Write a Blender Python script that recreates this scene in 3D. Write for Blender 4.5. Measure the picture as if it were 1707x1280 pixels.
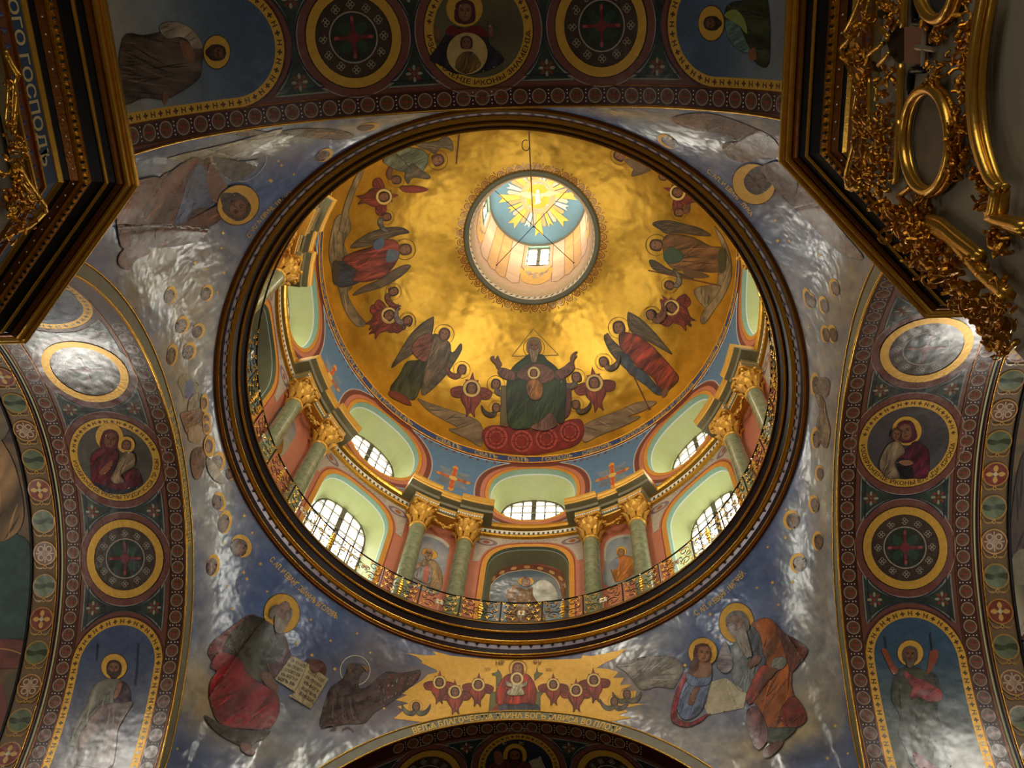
import bpy, bmesh, math, random
import numpy as np
from mathutils import Vector, Matrix
from mathutils.bvhtree import BVHTree
from mathutils.geometry import delaunay_2d_cdt
random.seed(7); np.random.seed(7)
for o in list(bpy.data.objects): bpy.data.objects.remove(o, do_unlink=True)
SC = bpy.context.scene; COL = SC.collection
PI = math.pi; R_ = math.radians

# ---------------------------------------------------------------- camera
W_, H_, FPX = 1707, 1280, 1702.46
CAM = Vector((1.565, -8.707, 1.6))
FWD = Vector((-0.06409263, 0.36126733, 0.93025698)).normalized()
UPV = Vector((0.02457619, -0.93131946, 0.36337319)); UPV = (UPV - FWD * UPV.dot(FWD)).normalized()
RGT = FWD.cross(UPV)
cd = bpy.data.cameras.new('camera'); cam = bpy.data.objects.new('camera', cd); COL.objects.link(cam)
cd.sensor_width = 36; cd.lens = FPX / W_ * 36; cd.clip_end = 300; cd.clip_start = .05
cam.matrix_world = Matrix(((RGT.x, UPV.x, -FWD.x, CAM.x), (RGT.y, UPV.y, -FWD.y, CAM.y), (RGT.z, UPV.z, -FWD.z, CAM.z), (0, 0, 0, 1)))
SC.camera = cam

# ---------------------------------------------------------------- light and exposure
wd = bpy.data.worlds.new('world'); SC.world = wd; wd.use_nodes = True
wd.node_tree.nodes['Background'].inputs[0].default_value = (.75, .85, 1, 1)
wd.node_tree.nodes['Background'].inputs[1].default_value = .2
DRUM_GLOW, LANTERN_GLOW, NAVE_FILL, LUNETTE_GLOW = 11.0, 14.0, 3.6, 30.0      # brightness of the daylit panes; the nave ones are added fill light
vs = SC.view_settings
vs.view_transform = 'Standard'; vs.look = 'None'; vs.gamma = 1.0; vs.use_curve_mapping = False
vs.exposure = 0.12

# ---------------------------------------------------------------- helpers
def lin(c):
    c = np.asarray(c, float) / 255.0
    return np.where(c <= .04045, c / 12.92, ((c + .055) / 1.055) ** 2.4)
def tag(o, label=None, cat=None, group=None, kind=None):
    if label: o['label'] = label
    if cat: o['category'] = cat
    if group: o['group'] = group
    if kind: o['kind'] = kind
    return o
def empty(name, loc=(0, 0, 0), rz=0, parent=None):
    o = bpy.data.objects.new(name, None); COL.objects.link(o); o.location = loc; o.rotation_euler = (0, 0, rz)
    o.empty_display_size = .2
    if parent: o.parent = parent
    return o
def mesh(name, v, f, mat=None, parent=None, smooth=False, cols=None):
    m = bpy.data.meshes.new(name)
    m.from_pydata([tuple(map(float, p)) for p in v], [], [tuple(map(int, q)) for q in f]); m.update()
    if cols is not None:
        a = m.attributes.new('Col', 'FLOAT_COLOR', 'POINT')
        buf = np.ones((len(v), 4), np.float32); buf[:, :3] = cols; a.data.foreach_set('color', buf.ravel())
    if smooth: m.shade_smooth()
    o = bpy.data.objects.new(name, m); COL.objects.link(o)
    if mat: m.materials.append(mat)
    if parent: o.parent = parent
    return o
def inst(name, src, parent=None, mw=None):
    o = bpy.data.objects.new(name, src.data); COL.objects.link(o)
    if parent: o.parent = parent
    if mw is not None: o.matrix_basis = mw
    return o
def tree_copy(src, mw, parent=None):
    c = src.copy(); COL.objects.link(c); c.parent = parent
    if mw is not None: c.matrix_basis = mw
    for ch in src.children: tree_copy(ch, None, c)
    return c
class MB:
    """collects boxes, tubes, lathes and blobs, built as one mesh"""
    def __init__(s): s.v = []; s.f = []
    def add(s, v, f):
        n = len(s.v); s.v += [tuple(p) for p in v]; s.f += [tuple(i + n for i in q) for q in f]; return s
    def box(s, c, d, M=None):
        v = [Vector((c[0] + x * d[0] / 2, c[1] + y * d[1] / 2, c[2] + z * d[2] / 2)) for x in (-1, 1) for y in (-1, 1) for z in (-1, 1)]
        if M: v = [M @ p for p in v]
        return s.add(v, [(0, 1, 3, 2), (4, 6, 7, 5), (0, 4, 5, 1), (2, 3, 7, 6), (0, 2, 6, 4), (1, 5, 7, 3)])
    def tube(s, pts, r, n=6, closed=False, cap=True):
        pts = [Vector(p) for p in pts]; k = len(pts); v = []; f = []
        rr = r if hasattr(r, '__len__') else [r] * k
        nrm = None
        for i, p in enumerate(pts):
            a = pts[(i - 1) % k] if (closed or i) else p; b = pts[(i + 1) % k] if (closed or i < k - 1) else p
            t = (b - a); t = t.normalized() if t.length > 1e-9 else Vector((0, 0, 1))
            if nrm is None: nrm = t.orthogonal().normalized()
            nrm = (nrm - t * nrm.dot(t)); nrm = nrm.normalized() if nrm.length > 1e-6 else t.orthogonal().normalized()
            bi = t.cross(nrm)
            for j in range(n):
                a_ = 2 * PI * j / n; v.append(p + (nrm * math.cos(a_) + bi * math.sin(a_)) * rr[i])
        m = k if closed else k - 1
        for i in range(m):
            for j in range(n):
                f.append((i * n + j, i * n + (j + 1) % n, ((i + 1) % k) * n + (j + 1) % n, ((i + 1) % k) * n + j))
        if cap and not closed: f += [tuple(range(n))[::-1], tuple(range((k - 1) * n, k * n))]
        return s.add(v, f)
    def lathe(s, prof, n=24, M=None, a0=0, a1=2 * PI):
        full = abs(a1 - a0 - 2 * PI) < 1e-6; k = n if full else n + 1; v = []; f = []
        for i in range(k):
            a = a0 + (a1 - a0) * i / n
            for r, z in prof: v.append(Vector((r * math.sin(a), r * math.cos(a), z)))
        if M: v = [M @ p for p in v]
        m = len(prof)
        for i in range(n):
            for j in range(m - 1):
                f.append((i * m + j, ((i + 1) % k) * m + j, ((i + 1) % k) * m + j + 1, i * m + j + 1))
        return s.add(v, f)
    def blob(s, c, r, M=None, n=6):
        rx = r if hasattr(r, '__len__') else (r, r, r)
        v = []; f = []; k = 4
        for i in range(1, k):
            th = PI * i / k
            for j in range(n):
                a = 2 * PI * j / n; v.append(Vector((math.sin(th) * math.cos(a), math.sin(th) * math.sin(a), math.cos(th))))
        v += [Vector((0, 0, 1)), Vector((0, 0, -1))]; t, b = len(v) - 2, len(v) - 1
        for i in range(k - 2):
            for j in range(n): f.append((i * n + j, (i + 1) * n + j, (i + 1) * n + (j + 1) % n, i * n + (j + 1) % n))
        for j in range(n): f.append((t, j, (j + 1) % n)); f.append((b, (k - 2) * n + (j + 1) % n, (k - 2) * n + j))
        v = [Vector((p.x * rx[0], p.y * rx[1], p.z * rx[2])) for p in v]
        if M: v = [M @ p for p in v]
        c = Vector(c)
        return s.add([p + c for p in v], f)
    def build(s, name, mat, parent=None, smooth=False): return mesh(name, s.v, s.f, mat, parent, smooth)

# ---------------------------------------------------------------- materials
def nodes(m): return m.node_tree.nodes, m.node_tree.links
def mat(name, col=(128, 128, 128), rough=.5, metal=0.0, var=0.0, scale=3.0, bump=0.0, bscale=20.0, attr=False, spec=.5, emis=None, coat=0.0, bdist=.02, rvar=0.0, bdet=4):
    m = bpy.data.materials.new(name); m.use_nodes = True; N, L = nodes(m); b = N['Principled BSDF']
    c = (*lin(col), 1); b.inputs['Base Color'].default_value = c
    b.inputs['Roughness'].default_value = rough; b.inputs['Metallic'].default_value = metal; b.inputs['Specular IOR Level'].default_value = spec
    b.inputs['Coat Weight'].default_value = coat; b.inputs['Coat Roughness'].default_value = .15
    tc = N.new('ShaderNodeTexCoord')
    src = None
    if attr:
        a = N.new('ShaderNodeAttribute'); a.attribute_name = 'Col'; src = a.outputs['Color']; L.new(src, b.inputs['Base Color'])
    if var:
        n = N.new('ShaderNodeTexNoise'); n.inputs['Scale'].default_value = scale; n.inputs['Detail'].default_value = 6; n.inputs['Roughness'].default_value = .65
        L.new(tc.outputs['Object'], n.inputs['Vector'])
        mr = N.new('ShaderNodeMapRange'); mr.inputs['From Min'].default_value = .25; mr.inputs['From Max'].default_value = .75
        mr.inputs['To Min'].default_value = 1 - var; mr.inputs['To Max'].default_value = 1 + var; L.new(n.outputs['Fac'], mr.inputs['Value'])
        mx = N.new('ShaderNodeVectorMath'); mx.operation = 'SCALE'
        if src: L.new(src, mx.inputs[0])
        else: mx.inputs[0].default_value = c[:3]
        L.new(mr.outputs['Result'], mx.inputs['Scale']); L.new(mx.outputs['Vector'], b.inputs['Base Color'])
        if rvar:
            r2 = N.new('ShaderNodeMapRange'); r2.inputs['From Min'].default_value = .3; r2.inputs['From Max'].default_value = .7
            r2.inputs['To Min'].default_value = rough - rvar; r2.inputs['To Max'].default_value = rough + rvar
            L.new(n.outputs['Fac'], r2.inputs['Value']); L.new(r2.outputs['Result'], b.inputs['Roughness'])
    if bump:
        n2 = N.new('ShaderNodeTexNoise'); n2.inputs['Scale'].default_value = bscale; n2.inputs['Detail'].default_value = bdet
        L.new(tc.outputs['Object'], n2.inputs['Vector'])
        bp = N.new('ShaderNodeBump'); bp.inputs['Strength'].default_value = bump; bp.inputs['Distance'].default_value = bdist
        L.new(n2.outputs['Fac'], bp.inputs['Height']); L.new(bp.outputs['Normal'], b.inputs['Normal'])
    if emis:
        b.inputs['Emission Color'].default_value = (*emis[:3], 1); b.inputs['Emission Strength'].default_value = emis[3]
    return m
M = {}
M['gold'] = mat('gilded_moulding', (222, 172, 72), .26, .86, .15, 9, .12, 22)
M['gold_dull'] = mat('gilded_wood', (196, 134, 44), .34, 1, .28, 7, .5, 25)
M['bronze'] = mat('brown_gilding', (128, 78, 34), .3, .8, .2, 8, .2, 30)
M['dark'] = mat('dark_maroon_lacquer', (30, 8, 9), .3, 0, .25, 6, .06, 14, spec=.35)
M['black'] = mat('black_lacquer', (11, 8, 8), .4, 0, .3, 6, .05, 14, spec=.25)
M['paint'] = mat('oil_fresco', rough=.2, attr=True, var=.09, scale=5, bump=.55, bscale=2.4, bdist=.05, rvar=.06, spec=1.0, bdet=2)
M['paint_dome'] = mat('dome_oil_paint', rough=.42, attr=True, var=.1, scale=5, bump=.3, bscale=3, bdist=.04, spec=.45)
M['paint_sof'] = mat('soffit_oil_paint', rough=.28, attr=True, var=.1, scale=5, bump=.4, bscale=2.6, bdist=.04, rvar=.05, spec=.75, bdet=2)
M['paint_flat'] = mat('matt_fresco', rough=.62, attr=True, var=.13, scale=6, bump=.15, bscale=12)
M['halo'] = mat('gold_leaf_halo', (206, 158, 62), .36, .3, .16, 9, .2, 18)
M['gilt'] = mat('gilt_plaster', (208, 156, 62), .36, .45, .15, 9, .15, 22)
M['leaf'] = mat('gold_leaf_letters', (214, 176, 84), .4, .3, .08, 9)
M['domegold'] = mat('gold_leaf_dome', (198, 154, 58), .33, .85, .34, 1.1, .5, 1.7, bdist=.08, rvar=.06, bdet=1.5)
M['sage'] = mat('pale_green_plaster', (170, 180, 126), .5, 0, .05, 3)
M['teal'] = mat('teal_plaster', (120, 150, 130), .5, 0, .06, 4)
M['marble'] = mat('green_marble', (118, 126, 98), .2, 0, .42, 7, .05, 9, coat=.25)
M['iron'] = mat('dark_wrought_iron', (38, 30, 18), .4, .7)
M['silver'] = mat('silvered_metal', (206, 200, 184), .3, .8)
M['grayring'] = mat('grey_plaster_ring', (92, 92, 74), .6, 0, .1, 4)
M['white'] = mat('white_plaster', (226, 220, 198), .55, 0, .05, 4)
M['pierstone'] = mat('grey_brown_pier_paint', (112, 104, 88), .55, 0, .15, 3, .1, 10)
M['floor'] = mat('stone_floor', (120, 104, 84), .3, 0, .2, 1.5)
M['vault'] = mat('dim_vault_fresco', (86, 78, 56), .6, 0, .55, 1.1, .15, 6)
def fresco_wall(name, cols, scale, rough=.5):
    m = mat(name, rough=rough, bump=.2, bscale=6); N, L = nodes(m); tc = N.new('ShaderNodeTexCoord'); n = N.new('ShaderNodeTexNoise'); n.inputs['Scale'].default_value = scale; n.inputs['Detail'].default_value = 5; n.inputs['Distortion'].default_value = 1.2
    L.new(tc.outputs['Object'], n.inputs['Vector']); r = N.new('ShaderNodeValToRGB'); L.new(n.outputs['Fac'], r.inputs['Fac']); e = r.color_ramp.elements
    while len(e) < len(cols): e.new(.5)
    for i, c in enumerate(cols): e[i].position = .3 + .4 * i / (len(cols) - 1); e[i].color = (*lin(c), 1)
    L.new(r.outputs['Color'], N['Principled BSDF'].inputs['Base Color']); return m
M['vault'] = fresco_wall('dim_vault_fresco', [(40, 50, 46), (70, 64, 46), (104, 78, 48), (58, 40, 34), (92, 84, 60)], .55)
M['steel'] = mat('window_bars', (96, 92, 72), .5, .2)
M['icon'] = mat('dim_icon_panel', (92, 80, 66), .5, 0, .45, 5)
M['rose'] = mat('dusky_rose_plaster', (104, 60, 50), .34, 0, .12, 4, .3, 6)
def glow(name, s, c=(1, .955, .84)):
    return mat(name, (240, 240, 230), .4, emis=(*c, s))
M['pane'] = glow('daylit_pane', DRUM_GLOW); M['pane_lantern'] = glow('daylit_lantern_pane', LANTERN_GLOW); M['pane_lunette'] = glow('daylit_lunette_pane', LUNETTE_GLOW, (1, .955, .85)); M['pane_fill'] = glow('nave_fill_pane', NAVE_FILL, (1, .95, .84))

# ---------------------------------------------------------------- painting tools
def vnoise(x, y, seed=0):
    x = np.asarray(x, float); y = np.asarray(y, float)
    xi = np.floor(x).astype(np.int64); yi = np.floor(y).astype(np.int64); fx = x - xi; fy = y - yi
    fx = fx * fx * (3 - 2 * fx); fy = fy * fy * (3 - 2 * fy)
    def h(a, b):
        n = (a * 374761393 + b * 668265263 + seed * 974711) & 0xffffffff
        n = ((n ^ (n >> 13)) * 1274126177) & 0xffffffff
        return ((n ^ (n >> 16)) & 0xffff) / 65535.0
    return (h(xi, yi) * (1 - fx) + h(xi + 1, yi) * fx) * (1 - fy) + (h(xi, yi + 1) * (1 - fx) + h(xi + 1, yi + 1) * fx) * fy
def fbm(x, y, seed=0, o=4):
    s = 0; a = .5; t = 0
    for i in range(o): s = s + a * vnoise(np.asarray(x) * 2 ** i, np.asarray(y) * 2 ** i, seed + i * 17); t += a; a *= .55
    return s / t
def P(s, T=None):
    """flat list 'x y x y' in the pixels of a zoomed crop T=(x0, y0, scale) -> photo pixels"""
    a = np.array([float(q) for q in s.split()]) if isinstance(s, str) else np.asarray(s, float).ravel()
    a = a.reshape(-1, 2)
    return a if T is None else a / T[2] + np.array(T[:2])
def crom(p, closed=True, k=4):
    p = np.asarray(p, float); n = len(p); out = []
    for i in range(n if closed else n - 1):
        if closed: a, b, c, d = p[(i - 1) % n], p[i], p[(i + 1) % n], p[(i + 2) % n]
        else: a, b, c, d = p[max(i - 1, 0)], p[i], p[i + 1], p[min(i + 2, n - 1)]
        for j in range(k):
            t = j / k
            out.append(.5 * (2 * b + (c - a) * t + (2 * a - 5 * b + 4 * c - d) * t * t + (3 * b - a - 3 * c + d) * t ** 3))
    if not closed: out.append(p[-1])
    return np.array(out)
def inside(px, py, poly):
    px = np.asarray(px, float); py = np.asarray(py, float); q = np.asarray(poly, float); r_ = np.roll(q, -1, 0)
    x1, y1, x2, y2 = q[:, 0], q[:, 1], r_[:, 0], r_[:, 1]; dy = np.where(y1 == y2, 1e-12, y2 - y1); out = np.zeros(len(px), bool)
    for k in range(0, len(px), 4000):
        X = px[k:k + 4000, None]; Y = py[k:k + 4000, None]
        out[k:k + 4000] = (((y1 > Y) != (y2 > Y)) & (X < (x2 - x1) * (Y - y1) / dy + x1)).sum(1) % 2 == 1
    return out
def near2(v, bd):
    """squared distance from each point to the nearest boundary point"""
    out = np.empty(len(v))
    for k in range(0, len(v), 2000): out[k:k + 2000] = ((v[k:k + 2000, None, :] - bd[None]) ** 2).sum(2).min(1)
    return out
def resample(p, h, closed):
    p = np.asarray(p, float); q = []
    n = len(p)
    for i in range(n if closed else n - 1):
        a, b = p[i], p[(i + 1) % n]; m = max(1, int(np.ceil(np.hypot(*(b - a)) / h)))
        for j in range(m): q.append(a + (b - a) * j / m)
    if not closed: q.append(p[-1])
    return np.array(q)
def even(p, h):
    """points at even steps of about h along an open line"""
    p = np.asarray(p, float); d = np.concatenate([[0], np.cumsum(np.hypot(*np.diff(p, axis=0).T))]); t = np.linspace(0, d[-1], max(2, int(round(d[-1] / h))) + 1)
    return np.stack([np.interp(t, d, p[:, 0]), np.interp(t, d, p[:, 1])], -1)
def tri_poly(poly, h, holes=()):
    """triangulate a polygon (with holes) with inner points on a grid of step h"""
    loops = [resample(poly, h, True)] + [resample(q, h, True) for q in holes]
    allp = np.concatenate(loops); mn = allp.min(0); mx = allp.max(0)
    gx, gy = np.meshgrid(np.arange(mn[0] + h / 2, mx[0], h), np.arange(mn[1] + h / 2, mx[1], h)); gx = gx.ravel().copy(); gy = gy.ravel().copy()
    gx[:] += (np.arange(len(gx)) % 2) * h * .01
    k = inside(gx, gy, loops[0])
    for q in loops[1:]: k &= ~inside(gx, gy, q)
    gx, gy = gx[k], gy[k]
    if len(gx):
        dm = near2(np.stack([gx, gy], -1), allp)
        k = dm > (h * .45) ** 2; gx, gy = gx[k], gy[k]
    vs_ = [Vector(q) for q in allp] + [Vector(q) for q in zip(gx, gy)]
    ed = []; o = 0
    for q in loops: ed += [(o + i, o + (i + 1) % len(q)) for i in range(len(q))]; o += len(q)
    r = delaunay_2d_cdt(vs_, ed, [], 0, 1e-7)
    v = np.array([(a.x, a.y) for a in r[0]]); f = np.array([t for t in r[2] if len(t) == 3])
    c = v[f].mean(1); k = inside(c[:, 0], c[:, 1], loops[0])
    for q in loops[1:]: k &= ~inside(c[:, 0], c[:, 1], q)
    return v, f[k], allp
class PxMap:
    """photo pixel -> point on the wall surface that the pixel shows"""
    def __init__(s, bvh): s.bvh = bvh; s.miss = 0
    def __call__(s, uv, off):
        out = []; last = None
        for x, y in uv:
            d = (FWD + RGT * ((x - W_ / 2) / FPX) + UPV * ((H_ / 2 - y) / FPX)).normalized()
            h = s.bvh.ray_cast(CAM, d)
            if h[0] is None: s.miss += 1; out.append(out[-1] if out else CAM + d * 25); continue
            n = h[1] if h[1].dot(d) < 0 else -h[1]
            out.append(h[0] + n * off)
        return out
def project(P3):
    """world points -> photo pixels"""
    q = np.asarray(P3, float) - np.array(CAM); d = q @ np.array(FWD); d = np.where(d < .1, .1, d)
    return np.stack([W_ / 2 + FPX * (q @ np.array(RGT)) / d, H_ / 2 - FPX * (q @ np.array(UPV)) / d], -1)
class Fig:
    """a flat painting: layered shapes drawn in 2-D, laid on a surface by a mapper"""
    STEP = .0008
    def __init__(s, mp, h=6.0, base=.004, T=None):
        s.mp = mp; s.h = h; s.v = []; s.f = []; s.c = []; s.lay = 0; s.base = base; s.T = T; s.hal = None; s.hold = False
    def _put(s, v, f, c):
        if not s.hold: s.lay += 1
        off = s.base + s.lay * s.STEP
        if s.mp is globals().get('DOME'): c = np.asarray(c) * .78
        n = len(s.v); s.v += [tuple(p) for p in s.mp(v, off)]; s.f += [tuple(int(i) + n for i in q) for q in f]; s.c += [tuple(q) for q in c]
    def shape(s, pts, col, sm=True, fold=None, grad=None, edge=0, nz=.08, out=None, holes=(), raw=False, h=None, k=4):
        p = P(pts, None if raw else s.T)
        if sm: p = crom(p, True, k)
        h = h or s.h
        v, f, bd = tri_poly(p, h, holes)
        L = np.ones(len(v)); c = np.tile(np.asarray(col, float), (len(v), 1))
        if nz: L += nz * 2.4 * (fbm(v[:, 0] / (h * 3), v[:, 1] / (h * 3), s.lay, 3) - .5)
        if fold:
            a = R_(fold[0]); u = v[:, 0] * math.cos(a) + v[:, 1] * math.sin(a); w = -v[:, 0] * math.sin(a) + v[:, 1] * math.cos(a)
            wl = fold[1] / (s.T[2] if s.T is not None and not raw else 1) * 1.15
            u = u + wl * 1.6 * (fbm(u / wl * .4, w / wl * .2, s.lay + 5, 2) - .5) + .12 * w * math.sin(s.lay)
            n_ = fbm(u / wl, w / (wl * 4.5), s.lay + 11, 3); m_ = fbm(u / wl * 2.6, w / (wl * 3), s.lay + 31, 2)
            L += fold[2] * (6.0 * (n_ - .5) + 1.4 * (m_ - .5)) - .06
        if grad:
            a = R_(grad[0]); u = v[:, 0] * math.cos(a) + v[:, 1] * math.sin(a); u = (u - u.min()) / max(1e-6, u.max() - u.min()) * 2 - 1; L += grad[1] * u
        if edge:
            dm = near2(v, bd)
            L -= edge * np.exp(-np.sqrt(dm) / (h * 1.1))
        s._put(v, f, lin(np.clip(c * np.clip(L, .25, 1.9)[:, None], 0, 255)))
        if out: s.line(p, out[1], out[0], closed=True, sm=False, raw=True)
        if fold and isinstance(s.mp, PxMap): s.line(p, .9, tuple(q * .5 for q in col), closed=True, sm=False, raw=True)
        if fold and len(v) > 30: s.drape(p, fold[0], wl, col, fold[2])
        return s
    def drape(s, p, ang, wl, col, amp):
        """brushed fold lines, dark and light, along the run of the cloth"""
        R = random.Random(s.lay * 7 + len(p)); mn, mx = p.min(0), p.max(0); dg = np.hypot(*(mx - mn)); a0 = R_(ang + 90)
        area = (mx[0] - mn[0]) * (mx[1] - mn[1]); k = int(min(24, 3 + area / (wl * wl * 4))); L0 = s.lay + 1; s.lay += 1; s.hold = True
        for i in range(k * 2):
            q = np.array([R.uniform(mn[0], mx[0]), R.uniform(mn[1], mx[1])])
            if not inside(q[:1], q[1:], p)[0]: continue
            a = a0 + R.uniform(-.35, .35); cv = R.uniform(-.9, .9) / dg; st = max(1.5, dg / 26); pts = [q]
            for j in range(int(R.uniform(5, 12))):
                a += cv * st; q = q + np.array([math.cos(a), math.sin(a)]) * st
                if not inside(q[:1], q[1:], p)[0]: break
                pts.append(q)
            if len(pts) > 3: s.line(np.array(pts), max(.9, wl * .16), tuple(np.clip(np.array(col) * (.52 if i % 3 else 1.32), 0, 255)), raw=True, sm=False, taper=True)
        s.hold = False
    def line(s, pts, w, col, closed=False, sm=True, raw=False, taper=False, dash=None):
        p = P(pts, None if raw else s.T)
        if sm and len(p) > 2: p = crom(p, closed, 5)
        p = resample(p, max(s.h, w), closed)
        n = len(p); v = []; f = []
        for i in range(n):
            a = p[(i - 1) % n] if (closed or i) else p[i]; b = p[(i + 1) % n] if (closed or i < n - 1) else p[i]
            t = b - a; t = t / (np.hypot(*t) + 1e-9); q = np.array([-t[1], t[0]])
            ww = w / 2 * ((1 - .8 * abs(2 * i / max(1, n - 1) - 1)) if taper else 1)
            v += [p[i] - q * ww, p[i] + q * ww]
        for i in range(n if closed else n - 1):
            if dash and i % dash[1] >= dash[0]: continue
            j = (i + 1) % n; f.append((2 * i, 2 * i + 1, 2 * j + 1, 2 * j))
        s._put(np.array(v), f, np.tile(lin(col), (len(v), 1))); return s
    def ell(s, x, y, rx, ry=None, ang=0, col=(0, 0, 0), n=24, raw=False, **k):
        ry = ry or rx; a = R_(ang); t = np.linspace(0, 2 * PI, n, endpoint=False)
        c = P([x, y], None if raw else s.T)[0]; sc = 1 if (raw or s.T is None) else 1 / s.T[2]
        p = np.stack([c[0] + sc * (rx * np.cos(t) * math.cos(a) - ry * np.sin(t) * math.sin(a)), c[1] + sc * (rx * np.cos(t) * math.sin(a) + ry * np.sin(t) * math.cos(a))], -1)
        return s.shape(p, col, sm=False, raw=True, **k)
    def ring(s, x, y, r0, r1, col, ang=0, asp=1.0, n=40, a0=0, a1=360, raw=False, gold=False):
        """an annulus (or an arc of one), asp = height / width"""
        c = P([x, y], None if raw else s.T)[0]; sc = 1 if (raw or s.T is None) else 1 / s.T[2]
        A = R_(ang); full = abs(a1 - a0) >= 359.9; t = np.radians(np.linspace(a0, a1, n, endpoint=not full)); v = []
        K = int(np.clip(round((r1 - r0) * sc / (s.h * 2)), 1, 12)) if s.h > 1 else (4 if r1 - r0 > .3 else 1)
        for tt in t:
            for r in np.linspace(r0, r1, K + 1):
                px, py = r * math.cos(tt) * sc, r * asp * math.sin(tt) * sc
                v.append((c[0] + px * math.cos(A) - py * math.sin(A), c[1] + px * math.sin(A) + py * math.cos(A)))
        m = len(t); K1 = K + 1; f = [(K1 * i + k, K1 * i + k + 1, K1 * ((i + 1) % m) + k + 1, K1 * ((i + 1) % m) + k) for i in range(m if full else m - 1) for k in range(K)]
        tgt = s
        if gold:
            if s.hal is None: s.hal = Fig(s.mp, s.h, s.base)
            tgt = s.hal; tgt.lay = max(tgt.lay, s.lay)
        tgt._put(np.array(v), f, np.tile(lin(col), (len(v), 1)))
        if gold: s.lay = tgt.lay
        return s
    def halo(s, x, y, r, ang=0, asp=1.0, r0=None, line=True):
        s.ring(x, y, r0 if r0 is not None else 0.0, r, (216, 160, 58), ang, asp, gold=True)
        if line: s.ring(x, y, r * .97, r * 1.02, (70, 44, 18), ang, asp)
        return s
    def head(s, x, y, r, up=0, skin=(150, 98, 66), hair=(58, 34, 22), beard=None, halo=None, ring=None, look=0, bald=False, veil=None):
        """head of radius r (crop px); up = degrees the crown leans clockwise from image-up"""
        sc = 1 if s.T is None else 1 / s.T[2]; c = P([x, y], s.T)[0]; r = r * sc; a = R_(up); ca, sa = math.cos(a), math.sin(a)
        def L(pp): return np.array([(c[0] + r * (px * ca - py * sa), c[1] + r * (px * sa + py * ca)) for px, py in pp])
        if halo: s.halo(c[0], c[1], r * halo, 0) if s.T is None else s._raw(lambda: s.halo(c[0], c[1], r * halo))
        if ring: s._raw(lambda: s.ring(c[0], c[1], r * ring * .95, r * ring, (112, 76, 26)))
        h0 = max(1.2, min(s.h, r * .45))
        if veil: s.shape(L([(0, -1.18), (.8, -.85), (1.02, 0), (.95, .9), (0, 1.25), (-.95, .9), (-1.02, 0), (-.8, -.85)]), veil, raw=True, h=h0, edge=.25)
        elif hair is not None and not bald:
            s.shape(L([(0, -1.12), (.72, -.85), (.98, -.1), (.85, .7), (.4, .9), (-.4, .9), (-.85, .7), (-.98, -.1), (-.72, -.85)]), hair, raw=True, h=h0)
        l = look * .22
        s.shape(L([(l, -.82 if not bald else -1.1), (.55 + l, -.6), (.66 + l, .05), (.5 + l, .62), (l, .95), (-.5 + l, .62), (-.66 + l, .05), (-.55 + l, -.6)]), skin, raw=True, h=h0, edge=.22, nz=.06)
        if bald and hair is not None:
            for sg in (-1, 1): s.shape(L([(sg * .6 + l, -.6), (sg * .95, -.3), (sg * .95, .5), (sg * .6, .7), (sg * .62 + l, .1)]), hair, raw=True, h=h0)
        if beard:
            bl = beard[3] if len(beard) > 3 else 1.35
            s.shape(L([(-.62 + l, .2), (-.3 + l, .42), (l, .36), (.3 + l, .42), (.62 + l, .2), (.6 + l, .8), (.3 + l, bl), (l, bl + .12), (-.3 + l, bl), (-.6 + l, .8)]), beard[:3], raw=True, h=h0, fold=(up, r * .35, .12))
        if r > 4.5:
            dk = tuple(q * .34 for q in skin)
            for sg in (-1, 1):
                s.line(L([(sg * .42 + l * 1.4, -.12), (sg * .16 + l * 1.4, -.1)]), r * .13, dk, raw=True, sm=False)
                s.line(L([(sg * .5 + l * 1.4, -.3), (sg * .12 + l * 1.4, -.26)]), r * .07, dk, raw=True, sm=False)
            s.line(L([(l * 1.6, -.15), (.06 + l * 1.9, .24), (-.06 + l * 1.6, .28)]), r * .08, tuple(q * .6 for q in skin), raw=True, sm=False)
            s.line(L([(-.2 + l * 1.4, .5), (.2 + l * 1.4, .5)]), r * .1, (112, 44, 36), raw=True, sm=False)
        return s
    def _raw(s, fn):
        T = s.T; s.T = None; fn(); s.T = T; return s
    def star(s, x, y, r, col=(226, 190, 110)):
        c = P([x, y], s.T)[0]; p = []
        for i in range(16):
            q = r * (1 if i % 4 == 0 else .8 if i % 4 == 2 else .38); p.append((c[0] + q * math.sin(PI * i / 8), c[1] - q * math.cos(PI * i / 8)))
        return s.shape(p, col, sm=False, raw=True, nz=0, h=max(3, r))
    def text(s, string, path, size, col, T='same', spread=None, gold=False, flip=False):
        """letters along a path; the path runs under the letters' feet"""
        gv, gf, w = glyphs(string)
        p = crom(P(path, s.T if T == 'same' else T), False, 8); seg = np.hypot(*np.diff(p, axis=0).T); cum = np.concatenate([[0], np.cumsum(seg)]); tot = cum[-1]
        kx = (tot / w) if spread is None else size * spread
        out = []
        for gx, gy in gv:
            d = gx * kx; i = int(np.clip(np.searchsorted(cum, d) - 1, 0, len(seg) - 1)); t = (p[i + 1] - p[i]) / (seg[i] + 1e-9); q = p[i] + t * (d - cum[i])
            nrm = np.array([t[1], -t[0]]) * (-1 if flip else 1); out.append(q + nrm * gy * size)
        tgt = s
        if gold:
            if s.hal is None: s.hal = Fig(s.mp, s.h, s.base)
            tgt = s.hal; tgt.lay = max(tgt.lay, s.lay)
        tgt._put(np.array(out), gf, np.tile(lin(col), (len(out), 1)))
        if gold: s.lay = tgt.lay
        return s
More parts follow.
